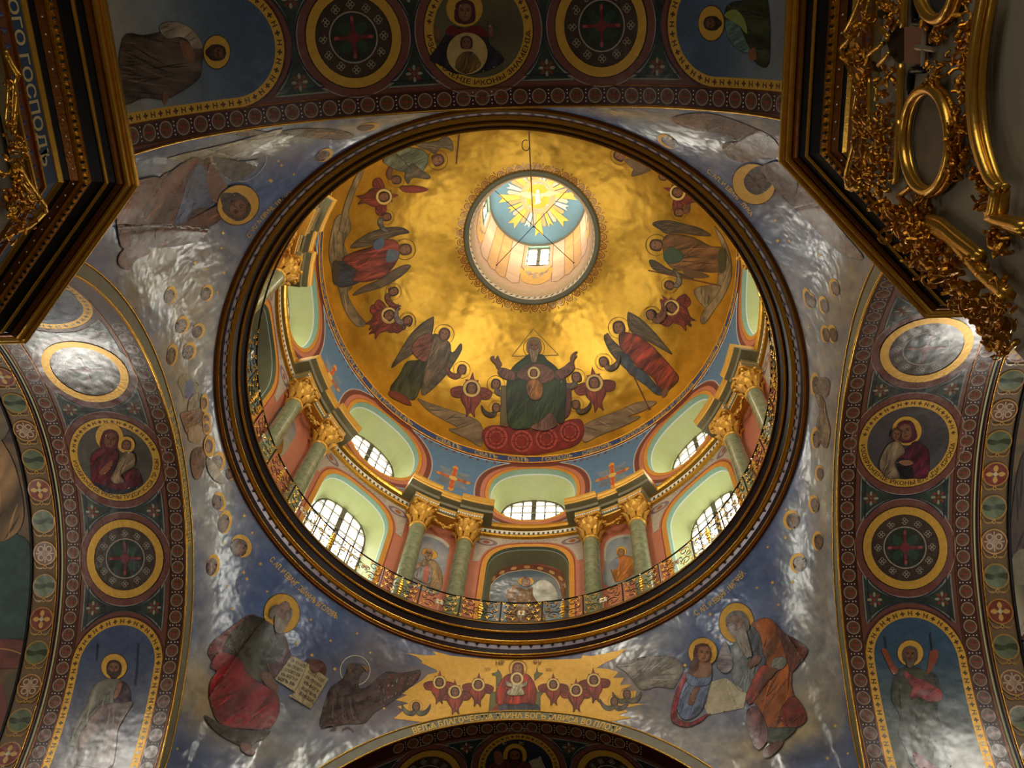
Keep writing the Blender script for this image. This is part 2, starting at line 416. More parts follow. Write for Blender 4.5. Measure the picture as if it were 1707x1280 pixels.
    def build(s, name, parent=None, label=None, material=None, halo_name='halo', halo_mat='halo'):
        material = material or ('paint_dome' if s.mp is globals().get('DOME') else 'paint_sof' if isinstance(s.mp, (globals().get('SofImg', int), globals().get('FlatMap', int))) or s.mp is globals().get('SOF') or s.mp is globals().get('PEND') else 'paint')
        o = mesh(name, s.v, s.f, M[material], parent, True, np.array(s.c)) if s.v else None
        if s.hal is not None:
            q = mesh(halo_name if o else name, s.hal.v, s.hal.f, M[halo_mat], o or parent, False, np.array(s.hal.c)); o = o or q
        if label: o['label'] = label
        return o
_gl = {}
def glyphs(string):
    if string not in _gl:
        cu = bpy.data.curves.new('t', 'FONT'); cu.body = string; cu.size = 1.0; cu.resolution_u = 2; cu.offset = .022; cu.align_x = 'LEFT'
        ob = bpy.data.objects.new('t', cu)
        me = bpy.data.meshes.new_from_object(ob)
        v = np.array([(q.co.x, q.co.y) for q in me.vertices]); f = [tuple(q.vertices) for q in me.polygons]
        bpy.data.objects.remove(ob); bpy.data.curves.remove(cu); bpy.data.meshes.remove(me)
        v[:, 0] -= v[:, 0].min(); _gl[string] = (v, f, v[:, 0].max())
    return _gl[string]
# ================================================================ STRUCTURE
R1, Z1 = 6.54, 22.32            # outer edge of the ring cornice under the drum
A_, RA, ZS = 6.74, 5.30, 15.03  # crossing arches: plane, radius, springing
RD = 6.90                       # drum wall
def pol(r, az, z): return (r * math.sin(az), r * math.cos(az), z)
def lathe_obj(name, prof, material, parent, n=256, a0=0, a1=2 * PI, smooth=True):
    o = MB().lathe(prof, n, None, a0, a1).build(name, material, parent, False)
    if smooth: o.data.shade_auto_smooth(use_auto_smooth=True) if hasattr(o.data, 'shade_auto_smooth') else None
    return o
def bound(az):
    a = abs((az + PI / 4) % (PI / 2) - PI / 4); s = A_ * math.tan(a)
    r1, r2 = A_ / math.cos(a), (A_ + RA) / (math.cos(a) + math.sin(a)); k = 4.0
    rho = min(r1, r2) if abs(r1 - r2) > 1.4 else -math.log(math.exp(-k * (r1 - 8)) + math.exp(-k * (r2 - 8))) / k + 8   # softened corner
    return rho, (ZS + math.sqrt(RA * RA - s * s) if s < RA - 1e-6 else ZS - .02)
def pend_r(az, z):
    rho, zb = bound(az); zc = (rho ** 2 - R1 ** 2 + zb ** 2 - Z1 ** 2) / (2 * (zb - Z1)); S2 = R1 ** 2 + (Z1 - zc) ** 2
    return math.sqrt(max(1.0, S2 - (z - zc) ** 2))
def az_samples(c, half):
    """azimuths around side/corner c: dense along the arches"""
    out = []
    for k in range(-1, 2):
        for ph in np.arange(-89.9, 89.95, .55): out.append(k * PI / 2 + round(c / (PI / 2)) * PI / 2 + math.atan2(RA * math.sin(R_(ph)), A_))
        for t in np.linspace(0, 1, 26): out.append(k * PI / 2 + round(c / (PI / 2)) * PI / 2 + math.atan2(RA + (A_ - RA) * t, A_ - (A_ - RA) * t))
    out = sorted(a for a in out if c - half <= a <= c + half)
    return [c - half] + out + [c + half]
SKY = []                        # filled below: colour function of the painted heaven
def pend_piece(name, c, half, rows, label):
    azs = az_samples(c, half); v = []; f = []
    for a in azs:
        rho, zb = bound(a); zc = (rho ** 2 - R1 ** 2 + zb ** 2 - Z1 ** 2) / (2 * (zb - Z1)); S2 = R1 ** 2 + (Z1 - zc) ** 2
        z = zb + (Z1 - zb) * np.arange(rows + 1) / rows; r = np.sqrt(np.maximum(1, S2 - (z - zc) ** 2)); v += list(zip(r * math.sin(a), r * math.cos(a), z))
    m = rows + 1
    for i in range(len(azs) - 1):
        for j in range(rows): f.append((i * m + j, i * m + j + 1, (i + 1) * m + j + 1, (i + 1) * m + j))
    px = project(v)
    o = mesh(name, v, f, M['paint'], None, True, sky_colour(px[:, 0], px[:, 1], np.array(v)))
    nr = []; e = R_(3.2)
    def col(a, z):
        rho, zb = bound(a); zc = (rho ** 2 - R1 ** 2 + zb ** 2 - Z1 ** 2) / (2 * (zb - Z1)); S2 = R1 ** 2 + (Z1 - zc) ** 2
        r = np.sqrt(np.maximum(1, S2 - (z - zc) ** 2)); return np.stack([r * math.sin(a), r * math.cos(a), z], -1)
    for i, a in enumerate(azs):
        z = np.clip(np.array([q[2] for q in v[i * m:(i + 1) * m]]), bound(a)[1] + .01, Z1)
        n_ = np.cross(col(a + e, z) - col(a - e, z), col(a, z + .1) - col(a, z - .1)); n_ /= np.linalg.norm(n_, axis=1)[:, None]
        n_ *= np.where(n_[:, 0] * math.sin(a) + n_[:, 1] * math.cos(a) > 0, -1, 1)[:, None]; nr += [Vector(q) for q in n_]
    if f and (Vector(v[f[0][1]]) - Vector(v[f[0][0]])).cross(Vector(v[f[0][2]]) - Vector(v[f[0][0]])).dot(nr[0]) < 0: o.data.flip_normals()
    o.data.normals_split_custom_set_from_vertices(nr)
    return tag(o, label, 'pendentive', kind='structure')

# ---- what the painted heaven looks like (pigment only): blue ground, cloud masses, rosy and ochre vapours
BLOBS = []   # x, y, rx, ry, angle, colour, strength
def B(*a): BLOBS.append(a)
B(330, 480, 70, 120, 20, (168, 160, 146), .9); B(250, 420, 60, 60, 0, (178, 164, 140), .9); B(300, 300, 110, 40, -15, (176, 166, 148), .55)
B(330, 590, 40, 110, 8, (176, 172, 162), .85); B(310, 690, 34, 70, -8, (170, 158, 132), .75); B(350, 780, 40, 70, -25, (178, 168, 146), .7)
B(350, 960, 26, 130, 6, (176, 176, 172), .75); B(330, 1120, 26, 120, 20, (168, 170, 172), .75); B(340, 860, 40, 50, 0, (160, 160, 152), .5)
B(400, 1205, 125, 40, 32, (182, 160, 116), 1.0); B(340, 1170, 34, 60, -20, (176, 152, 110), .8); B(480, 1215, 60, 50, 0, (150, 160, 176), .7)
B(560, 1190, 110, 34, 4, (160, 156, 150), .7); B(610, 1080, 60, 26, 30, (150, 152, 162), .6); B(560, 1260, 120, 22, -18, (122, 126, 128), .7)
B(640, 1120, 80, 40, 25, (120, 104, 104), .6); B(310, 1260, 40, 40, 0, (58, 74, 112), .8); B(620, 1060, 40, 22, 25, (142, 128, 126), .5)
B(1080, 1080, 90, 30, -28, (158, 156, 158), .75); B(1130, 1040, 40, 22, -30, (168, 172, 182), .6); B(1100, 1190, 80, 34, 12, (150, 148, 138), .7)
B(1160, 1235, 110, 24, 16, (160, 156, 146), .8); B(1290, 1230, 95, 38, -25, (184, 164, 122), 1.0); B(1350, 1160, 36, 60, 15, (184, 166, 128), .8)
B(1340, 1020, 44, 90, -8, (158, 156, 152), .8); B(1375, 880, 24, 160, 3, (160, 154, 142), .9); B(1320, 900, 26, 60, 10, (158, 160, 164), .55)
B(1345, 1100, 30, 70, 10, (160, 158, 150), .7); B(1390, 1080, 16, 140, -3, (160, 146, 120), .6); B(1340, 1260, 50, 16, -20, (60, 70, 100), .7)
B(1200, 1210, 60, 60, 0, (176, 174, 172), .5); B(1050, 1120, 30, 50, 10, (134, 128, 128), .6)
B(1360, 620, 44, 120, -10, (172, 166, 162), .9); B(1330, 500, 44, 60, -25, (168, 164, 166), .75); B(1370, 760, 22, 90, 4, (168, 160, 144), .9)
B(1400, 480, 34, 110, 20, (150, 136, 112), .75); B(1390, 380, 40, 60, -35, (166, 160, 158), .7); B(1420, 400, 20, 60, -30, (96, 112, 148), .6)
B(1160, 225, 80, 28, 28, (178, 174, 172), .9); B(1230, 215, 70, 22, 30, (128, 104, 96), .75); B(1080, 200, 70, 20, 18, (140, 150, 152), .8); B(1250, 200, 60, 20, 10, (176, 164, 146), .8)
B(1290, 330, 36, 50, -40, (146, 126, 116), .6); B(1190, 265, 50, 20, 35, (174, 176, 186), .7); B(1320, 390, 50, 30, 45, (160, 164, 176), .5); B(1010, 185, 60, 12, 8, (168, 160, 142), .8)
B(560, 215, 160, 20, -11, (176, 164, 140), .85); B(420, 250, 120, 22, -16, (182, 172, 150), .7); B(660, 205, 70, 16, -12, (168, 160, 142), .8)
B(300, 560, 26, 120, 18, (150, 128, 92), .6); B(250, 470, 30, 70, 40, (140, 118, 84), .6); B(330, 720, 22, 60, -12, (156, 132, 96), .5); B(1400, 700, 14, 160, 2, (150, 130, 96), .6); B(420, 1000, 60, 60, 0, (64, 88, 138), .5); B(560, 1060, 60, 30, 30, (64, 86, 134), .5); B(1280, 960, 50, 50, 0, (64, 86, 134), .55); B(1200, 1010, 60, 30, -30, (72, 92, 138), .5)
B(470, 300, 80, 40, -40, (78, 100, 146), .5); B(860, 1150, 330, 60, 0, (136, 112, 86), .55); B(620, 1150, 80, 60, 20, (84, 72, 76), .5)
def sky_colour(x, y, v):
    x = np.asarray(x, float); y = np.asarray(y, float)
    wx = x + 26 * (fbm(x / 46, y / 46, 3) - .5); wy = y + 26 * (fbm(x / 46, y / 46, 9) - .5)
    n1 = fbm(x / 60, y / 60, 1, 5); n2 = fbm(x / 14, y / 14, 2, 4)
    c = np.tile(np.array([84., 106, 152]), (len(x), 1)); c *= (.82 + .36 * n1)[:, None]
    cl = np.clip((fbm(wx / 70, wy / 50, 21, 5) - .52) * 4.5, 0, 1)[:, None] * .55
    c = c * (1 - cl) + np.array([150, 156, 172]) * cl
    for bx, by, rx, ry, an, co, st in BLOBS:
        a = R_(an); dx = wx - bx; dy = wy - by; u = (dx * math.cos(a) + dy * math.sin(a)) / rx; w = (-dx * math.sin(a) + dy * math.cos(a)) / ry
        g = np.clip(st * np.exp(-(u * u + w * w) * .85) * (.55 + .9 * n2), 0, 1)[:, None]; c = c * (1 - g) + np.array(co) * g
    c *= (.88 + .24 * n2)[:, None]
    return lin(np.clip(c, 0, 255))

pend = {}
for nm, az, half, rows, lb in (
    ('wall_front', 0, 20, 60, 'golden heaven wall above the far arch, painted with an enthroned mother and child'),
    ('wall_right', 90, 20, 60, 'narrow painted wall above the arch on the right, small cherub heads in cloud'),
    ('wall_back', 180, 20, 20, 'plain painted wall above the near arch'),
    ('wall_left', -90, 20, 60, 'narrow painted wall above the arch on the left, huddled angels in cloud'),
    ('wall_front_left', -45, 25, 170, 'blue pendentive with a red-robed old evangelist holding an open book beside an eagle'),
    ('wall_front_right', 45, 25, 170, 'blue pendentive with an orange-robed evangelist writing beside a winged angel'),
    ('wall_back_left', -135, 25, 150, 'blue pendentive with a brown-robed evangelist above the inscribed pier'),
    ('wall_back_right', 135, 25, 150, 'cloudy pendentive with a haloed dark head beside the oval-framed pier')):
    pend[nm] = pend_piece(nm, R_(az), R_(half), rows, lb)
def bvh_of(objs):
    v = []; f = []
    for o in objs:
        n = len(v); v += [o.matrix_world @ q.co for q in o.data.vertices]; f += [tuple(i + n for i in p.vertices) for p in o.data.polygons]
    return BVHTree.FromPolygons(v, f)
PEND = PxMap(bvh_of(pend.values()))

# ---- crossing arches
SIDES = {'left': lambda s, w, z: (-w, s, z), 'right': lambda s, w, z: (w, s, z), 'front': lambda s, w, z: (s, w, z), 'back': lambda s, w, z: (s, -w, z)}
class SofMap:
    """(arc length s from the crown, depth w) -> point on the soffit of one arch"""
    def __init__(s, side, r=RA): s.side = SIDES[side]; s.r = r
    def __call__(s, uv, off): return [Vector(s.side((s.r - off) * math.sin(q[0] / s.r), q[1], ZS + (s.r - off) * math.cos(q[0] / s.r))) for q in uv]
W0, W1, W2, W3 = 6.74, 9.32, 9.50, 10.12
arch = {}
lbA = {'left': 'broad rose soffit of the arch on the left, with the red-veiled mother and child medallion', 'right': 'broad rose soffit of the arch on the right, with the dark mother and child medallion',
       'front': 'far arch soffit with a dark book-holding figure in its crown medallion', 'back': 'near arch soffit overhead with the mother and inset child medallion'}
def soffit_mesh(name, side, w0, w1, r, material, parent=None, n=120):
    mp = SofMap(side, r); v = []; f = []
    for i in range(n + 1):
        s = r * PI * (i / n - .5)
        t = min(1, max(0, (abs(s / r) - .8) / .6)); v += mp([(s, w0 - (.17 * t * t if w0 == W0 else 0)), (s, w1)], 0)
    for i in range(n): f.append((2 * i, 2 * i + 1, 2 * i + 3, 2 * i + 2))
    return mesh(name, v, f, material, parent, True)
for side in SIDES:
    arch[side] = tag(soffit_mesh('wall_arch_' + side, side, W0, W2, RA, M['rose']), lbA[side], 'arch', kind='structure')
    # the plain strip next to the next vault, and the vault beyond
    soffit_mesh('chain_band', side, W2, W3, RA + .015, mat('olive_band_' + side, (98, 74, 40), .5, 0, .2, 4), arch[side])
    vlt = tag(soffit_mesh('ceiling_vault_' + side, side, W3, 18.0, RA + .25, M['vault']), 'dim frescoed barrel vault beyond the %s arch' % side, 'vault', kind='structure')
    m_ = MB(); mp = SofMap(side, RA); mq = SofMap(side, RA + .25); n = 80
    for i in range(n):
        s0, s1 = PI * (i / n - .5), PI * ((i + 1) / n - .5)
        m_.add(mp([(s0 * RA, W3), (s1 * RA, W3)], 0) + mq([(s1 * (RA + .25), W3), (s0 * (RA + .25), W3)], 0), [(0, 1, 2, 3)])
    m_.build('step_edge', M['black'], arch[side])

# ---- archivolt strips with two gold beads on the pendentive side of each arch
def pend_pt(side, ph, r, off):
    x, y, z = SIDES[side](r * math.sin(ph), A_, ZS + r * math.cos(ph)); az = math.atan2(x, y)
    zz = max(z, bound(az)[1] + .004); rr = min(pend_r(az, zz), math.hypot(x, y)) - off
    return Vector(pol(rr, az, zz))
class ArchivoltMap:
    def __init__(s, side): s.side = side
    def __call__(s, uv, off): return [pend_pt(s.side, q[0] / (RA + .16), RA + q[1], off) for q in uv]
for side in SIDES:
    v = []; f = []; n = 150; t0 = R_(84); rs = (.0, .1, .2, .32)
    for i in range(n + 1):
        ph = -t0 + 2 * t0 * i / n; v += [pend_pt(side, ph, RA + q, .012) for q in rs]
    for i in range(n):
        for j in range(3): f.append((4 * i + j, 4 * i + j + 1, 4 * i + 5 + j, 4 * i + 4 + j))
    o = mesh('archivolt', v, f, mat('grey_green_archivolt_' + side, (116, 112, 90), .42, 0, .2, 5, .2, 9), arch[side], True)
    for q, rad in ((.015, .022), (.32, .02)):
        MB().tube([pend_pt(side, -t0 + 2 * t0 * i / n, RA + q, .02) for i in range(n + 1)], rad, 5).build('gold_bead', M['gold'], o, True)

# ---- ring cornice under the gallery
ring = tag(empty('trim_1', (0, 0, 22.3)), 'round maroon and gold cornice ring below the gallery railing', 'cornice', kind='structure')
def child_lathe(name, prof, material, parent, n=240, z0=22.3, smooth=False): return MB().lathe([(r, z - z0) for r, z in prof], n).build(name, material, parent, smooth)
def rp(t, d=0.0):
    """point on the slanted face of the ring, t = 0 outer foot .. 1 inner lip; d = outwards from the face"""
    r = R1 + (6.0 - R1) * t; z = Z1 + (23.06 - Z1) * t; nx, nz = -.815, -.58
    return (r + nx * d, z + nz * d)
def band(t0, t1, d0, d1, bulge=0):
    p = [rp(t0, -.12), rp(t0, d0)]
    if bulge: p += [rp(t0 + (t1 - t0) * k / 6, d0 + (d1 - d0) * k / 6 + bulge * math.sin(PI * k / 6)) for k in range(1, 6)]
    return p + [rp(t1, d1), rp(t1, -.12)]
child_lathe('bronze_bead', band(.0, .085, .0, .0, .05), M['bronze'], ring)
child_lathe('gold_bead', band(.09, .15, .01, .01, .035), M['gold'], ring)
child_lathe('dark_band', band(.15, .27, -.02, -.01), M['dark'], ring)
child_lathe('pale_band', band(.28, .37, -.035, -.02), mat('pale_silver_band', (190, 178, 190), .3, .35, .2, 9), ring)
child_lathe('gold_bead', band(.395, .43, .0, .0, .02), M['gold'], ring)
child_lathe('gold_moulding', band(.43, .52, .0, .0, .05), M['gold'], ring)
child_lathe('dark_band', band(.52, .72, -.04, -.04), M['dark'], ring)
child_lathe('gold_moulding', band(.72, .78, .0, .0, .035), M['gold'], ring)
child_lathe('dark_band', band(.78, .965, -.045, -.03), M['dark'], ring)
child_lathe('gold_lip', band(.965, 1.0, .01, .0, .015), M['gold'], ring)
lam = MB()
for i in range(150):
    a = 2 * PI * i / 150
    (r0, z0), (r1, z1), (r2, z2) = rp(.30, .0), rp(.335, .004), rp(.385, .0); da = .2 * 2 * PI / 150
    lam.add([Vector(pol(r0, a, z0 - 22.3)), Vector(pol(r1, a - da * .5, z1 - 22.3)), Vector(pol(r2, a - da, z2 - 22.3)), Vector(pol(r2, a + da, z2 - 22.3)), Vector(pol(r1, a + da * .5, z1 - 22.3))], [(0, 1, 2, 3, 4)])
tag(lam.build('dark_drops', M['dark'], ring), kind='stuff')
# gallery floor behind the lip
child_lathe('gallery_floor', [(6.0, 23.06), (6.02, 23.1), (7.45, 23.1)], M['pierstone'], ring, 120)

# ---- drum wall with niches, windows and oval windows
def superarch(hw, z0, zsp, zt, n=2.5, k=22):
    """outline, counter-clockwise from lower left... bottom, right side, basket arch, left side"""
    p = [(-hw, z0), (hw, z0)]
    for i in range(k + 1):
        t = PI * i / k; c, s = math.cos(t), math.sin(t)
        p.append((hw * math.copysign(abs(c) ** (2 / n), c), zsp + (zt - zsp) * abs(s) ** (2 / n)))
    q = [p[0]]
    for a in p[1:]:
        if math.hypot(a[0] - q[-1][0], a[1] - q[-1][1]) > 1e-4: q.append(a)
    if math.hypot(q[0][0] - q[-1][0], q[0][1] - q[-1][1]) < 1e-4: q.pop()
    return np.array(q)
def low_open(d=0): return superarch(1.2 + d, 23.12 if d >= 0 else 23.12, 26.9, 28.3 + d)
def oval_open(d=0, k=44):
    t = np.linspace(0, 2 * PI, k, endpoint=False); c, s = np.cos(t), np.sin(t); n = 2.25
    hh = np.where(s > 0, 1.9, 1.78)
    return np.stack([(1.45 + d) * np.sign(c) * abs(c) ** (2 / n), 31.7 + (hh + d) * np.sign(s) * abs(s) ** (2 / n)], -1)
class CylMap:
    def __init__(s, r, az0=0): s.r = r; s.az0 = az0
    def __call__(s, uv, off): return [Vector(pol(s.r - off, s.az0 + q[0] / s.r, q[1])) for q in uv]
drum = tag(empty('wall_drum', (0, 0, 0)), 'sunlit round drum wall with eight arched bays and eight oval openings', 'wall', kind='structure')
BW = RD * PI / 8
bayv, bayf, _ = tri_poly([(-BW, 23.05), (BW, 23.05), (BW, 34.65), (-BW, 34.65)], .3, [low_open(), oval_open()])
salmon = mat('salmon_plaster', (186, 112, 84), .45, 0, .14, 3, .15, 8)
def ringstrip(fn, d0, d1, mp, off):
    a, b = fn(d0), fn(d1); n = len(a); v = mp(a, off) + mp(b, off); f = [(i, (i + 1) % n, n + (i + 1) % n, n + i) for i in range(n)]
    return v, f
orange = mat('ochre_band', (206, 140, 48), .45, 0, .15, 5); maroon = mat('maroon_band', (110, 56, 46), .5, 0, .12, 5); redline = mat('red_line', (150, 52, 36), .5)
greyorn = mat('pale_grey_ornament', (176, 164, 146), .45, 0, .22, 9, .2, 16); bluep = mat('sky_blue_panel', (84, 120, 150), .5, 0, .14, 5); palel = mat('pale_line', (190, 200, 200), .5)
def reveal(fn, mp, r1, sx, sz, zc, parent, name, m1, m2):
    a = fn(0); b = np.array([((q[0]) * sx, zc + (q[1] - zc) * sz) for q in a]); n = len(a)
    A = [Vector(pol(RD, mp.az0 + q[0] / RD, q[1])) for q in a]; Bq = [Vector(pol(r1, mp.az0 + q[0] / RD, q[1])) for q in b]
    mid = [p.lerp(q, .16) for p, q in zip(A, Bq)]; mid2 = [p.lerp(q, .2) for p, q in zip(A, Bq)]
    f = [(i, (i + 1) % n, n + (i + 1) % n, n + i) for i in range(n)]
    mesh(name + '_edge', A + mid, f, m1, parent); mesh(name, mid2 + Bq, f, m2, parent); mesh(name + '_line', mid + mid2, f, palel, parent)
    return b
def clip_convex(poly, clip):
    out = [np.array(q) for q in poly]; m = len(clip)
    ar = sum(clip[i][0] * clip[(i + 1) % m][1] - clip[(i + 1) % m][0] * clip[i][1] for i in range(m)); sg = 1 if ar > 0 else -1
    for i in range(m):
        a = np.array(clip[i]); b = np.array(clip[(i + 1) % m]); e = b - a; res = []
        if not out: return []
        sd = [sg * (e[0] * (q[1] - a[1]) - e[1] * (q[0] - a[0])) for q in out]
        for j in range(len(out)):
            p, q, sp, sq = out[j], out[(j + 1) % len(out)], sd[j], sd[(j + 1) % len(out)]
            if sp >= 0: res.append(p)
            if (sp >= 0) != (sq >= 0): res.append(p + (q - p) * (sp / (sp - sq)))
        out = res
    return out
def glazed(name, outline, r, az0, nx, zs, label, pane_mat, deep=.05, s_scale=RD):
    """window: frame, mullion, muntins and panes each its own part, on a cylinder of radius r"""
    hw = max(abs(outline[:, 0])); w = tag(empty(name, pol(r, az0, outline[:, 1].min())), label, 'window', kind='structure')
    inv = Matrix.Translation(w.location).inverted()
    mp = lambda uv, d: [inv @ Vector(pol(r + d, az0 + q[0] / s_scale, q[1])) for q in uv]
    xs = np.linspace(-hw, hw, nx + 1); g = .028
    for i in range(nx):
        for j in range(len(zs) - 1):
            g0 = .07 if xs[i] == 0 or abs(xs[i]) < 1e-6 else g; g1 = .07 if abs(xs[i + 1]) < 1e-6 else g
            c = clip_convex([(xs[i] + g0, zs[j] + g), (xs[i + 1] - g1, zs[j] + g), (xs[i + 1] - g1, zs[j + 1] - g), (xs[i] + g0, zs[j + 1] - g)], outline)
            if len(c) >= 3: mesh('pane', mp(c, .03), [range(len(c))][:], pane_mat, w)
    b = MB()
    c = outline.mean(0); n = len(outline); o2 = c + (outline - c) * .93
    b.add(mp(outline, -.02) + mp(o2, -.02) + mp(o2, .04), [(i, (i + 1) % n, n + (i + 1) % n, n + i) for i in range(n)] + [(n + i, n + (i + 1) % n, 2 * n + (i + 1) % n, 2 * n + i) for i in range(n)])
    b.build('frame', M['steel'], w)
    zt = lambda x: [q for q in (outline[:, 1].min(), outline[:, 1].max())]
    def bar(p, q, wd, nm):
        c = clip_convex([(p[0] - wd, p[1]), (q[0] + wd, p[1]), (q[0] + wd, q[1]), (p[0] - wd, q[1])] if p[0] == q[0] else [(p[0], p[1] - wd), (q[0], p[1] - wd), (q[0], p[1] + wd), (p[0], p[1] + wd)], outline)
        if len(c) >= 3:
            m = len(c); mesh(nm, mp(c, -.03) + mp(c, .02), [tuple(range(m))] + [(i, (i + 1) % m, m + (i + 1) % m, m + i) for i in range(m)], M['steel'], w)
    z0, z1 = outline[:, 1].min(), outline[:, 1].max()
    for x in xs[1:-1]: bar((x, z0), (x, z1), .075 if abs(x) < 1e-6 else .02, 'mullion' if abs(x) < 1e-6 else 'muntin')
    for z in zs[1:-1]: bar((-hw, z), (hw, z), .02, 'muntin')
    return w
bayname = {0: 'far', 1: 'right far', 2: 'right', 3: 'right near', 4: 'near', 5: 'left near', 6: 'left', 7: 'left far'}
wn = 1
spand = []
for k in range(8):
    az0 = k * PI / 4; mp = CylMap(RD, az0)
    mesh('wall_bay', mp(bayv, 0), bayf, salmon, drum, True)
    for fn, ds in ((low_open, ((0, .15, orange), (.15, .19, redline))), (oval_open, ((0, .13, orange), (.13, .15, redline), (.15, .3, salmon), (.3, .46, maroon)))):
        for d0, d1, mm in ds:
            v, f = ringstrip(fn, d0, d1, mp, .008); mesh('painted_band', v, f, mm, drum)
    hidden = k in (3, 4, 5)
    # pale ornament field above the lower opening
    if not hidden:
        oc = low_open(.24); oc = oc[(oc[:, 1] > 27.0)]; oc = oc[np.argsort(oc[:, 0])]
        v, f, _ = tri_poly([(-1.62, 28.72), (-1.62, 27.2)] + [(x, z) for x, z in oc] + [(1.62, 27.2), (1.62, 28.72)], .25)
        mesh('grey_spandrel', mp(v, .01), f, greyorn, drum)
        fg = Fig(mp, .12, .012)
        for sx in (-1, 1):
            fg.ell(sx * 1.3, 28.38, .34, .2, 0, (128, 100, 110), nz=.2); fg.ell(sx * 1.3, 28.38, .22, .13, 0, (176, 160, 140)); fg.ell(sx * 1.3, 28.38, .1, .09, 0, (150, 88, 48))
        for q in np.linspace(-.75, .75, 9): fg.line([q - .07, 28.56, q, 28.66, q + .07, 28.56, q, 28.5], .02, (150, 120, 110))
        fg.build('painted_eye_motif', drum, material='paint_flat')
    b = reveal(oval_open, mp, 7.6, .7, .69, 30.25, drum, 'oval_reveal', M['teal'], M['sage'])
    if not hidden:
        glazed('window_%d' % wn, b, 7.6, az0, 6, np.linspace(b[:, 1].min(), b[:, 1].max(), 6), 'oval lattice window in the upper drum, %s bay' % bayname[k], M['pane']); wn += 1
    else: mesh('oval_pane', [Vector(pol(7.55, az0 + q[0] / RD, q[1])) for q in b], [range(len(b))], M['pane'], drum)
    isw = k % 2 == 1
    b = reveal(low_open, mp, 7.58 if isw else 7.42, .74 if isw else .84, .935 if isw else .97, 23.12, drum, 'arch_reveal', M['teal'] if isw else mat('dull_green_niche_edge%d' % k, (96, 108, 84), .5), M['sage'] if isw else mat('grey_green_niche%d' % k, (120, 118, 88), .5, 0, .1, 5))  # niche bays get duller greens than the window bays
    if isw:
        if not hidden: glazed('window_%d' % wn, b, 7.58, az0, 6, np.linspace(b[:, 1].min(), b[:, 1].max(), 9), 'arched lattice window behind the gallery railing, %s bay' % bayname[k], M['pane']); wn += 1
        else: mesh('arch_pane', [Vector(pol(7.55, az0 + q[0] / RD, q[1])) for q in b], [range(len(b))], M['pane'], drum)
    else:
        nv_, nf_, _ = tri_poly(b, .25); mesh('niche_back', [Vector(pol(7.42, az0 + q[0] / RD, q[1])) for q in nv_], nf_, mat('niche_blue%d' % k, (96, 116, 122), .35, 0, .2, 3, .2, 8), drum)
# blue panels with gold crosses between the ovals
for k in range(8):
    az0 = (k + .5) * PI / 4
    if k in (3, 4): continue
    mp = CylMap(RD, az0); bw = BW * 2
    def hwid(z, d):
        h_ = 1.9 if z > 31.7 else 1.78; t = min(1, abs(z - 31.7) / (h_ + d)); return (1.45 + d) * (1 - t ** 2.25) ** (1 / 2.25)
    zs = np.linspace(29.6, 33.92, 26)
    left = [(max(-BW * .97, -BW + hwid(z, .5)), z) for z in zs]; right_ = [(-x, z) for x, z in left][::-1]
    o = left + right_
    v, f, _ = tri_poly(o, .3); bp = mesh('blue_panel', mp(v, .012), f, bluep, drum)
    MB().tube(mp(resample(o, .15, True), .014), .014, 4, True).build('pale_border', palel, bp)
    fg = Fig(mp, .15, .016); gold = (198, 112, 40)
    for rr, cc in ((1.0, (132, 132, 128)), ):
        fg.shape([(.5 * math.cos(t) * (1 + .5 * (i % 3 == 0)), 31.9 + .62 * math.sin(t) * (1 + .3 * (i % 3 == 0))) for i, t in enumerate(np.linspace(0, 2 * PI, 24, endpoint=False))], (112, 122, 128), nz=.25)
    for i in range(4):
        a = i * PI / 2; L_ = .95 if i % 2 else .62
        q = np.array([(0, .05), (L_ * .35, .09), (L_ * .6, .05), (L_ * .85, .11), (L_, 0)]); q = np.concatenate([q, q[-2::-1] * [1, -1]])
        q = np.stack([q[:, 0] * math.cos(a) - q[:, 1] * math.sin(a), 31.9 + q[:, 0] * math.sin(a) + q[:, 1] * math.cos(a)], -1)
        fg.shape(q, (206, 138, 54), sm=False); fg.shape((q - [0, 31.9]) * .8 + [0, 31.9], (188, 78, 34), sm=False)
    fg.ell(0, 31.9, .14, .14, 0, (222, 176, 84)); fg.build('painted_cross', bp, material='paint_flat')
# blue lettered frieze at the foot of the dome
MB().lathe([(RD - .02, 33.98), (RD - .03, 34.02)], 200).build('maroon_line', maroon, drum)
MB().lathe([(RD - .012, 33.72), (RD - .012, 34.0)], 200).build('maroon_line', maroon, drum)
MB().lathe([(RD - .03, 34.02), (RD - .03, 34.5)], 200).build('blue_frieze', mat('deep_blue_frieze', (48, 72, 116), .45, 0, .15, 5), drum, True)
for z in (34.02, 34.5): MB().tube([pol(RD - .04, 2 * PI * i / 160, z) for i in range(160)], .022, 5, True).build('gold_line', M['gold_dull'], drum)
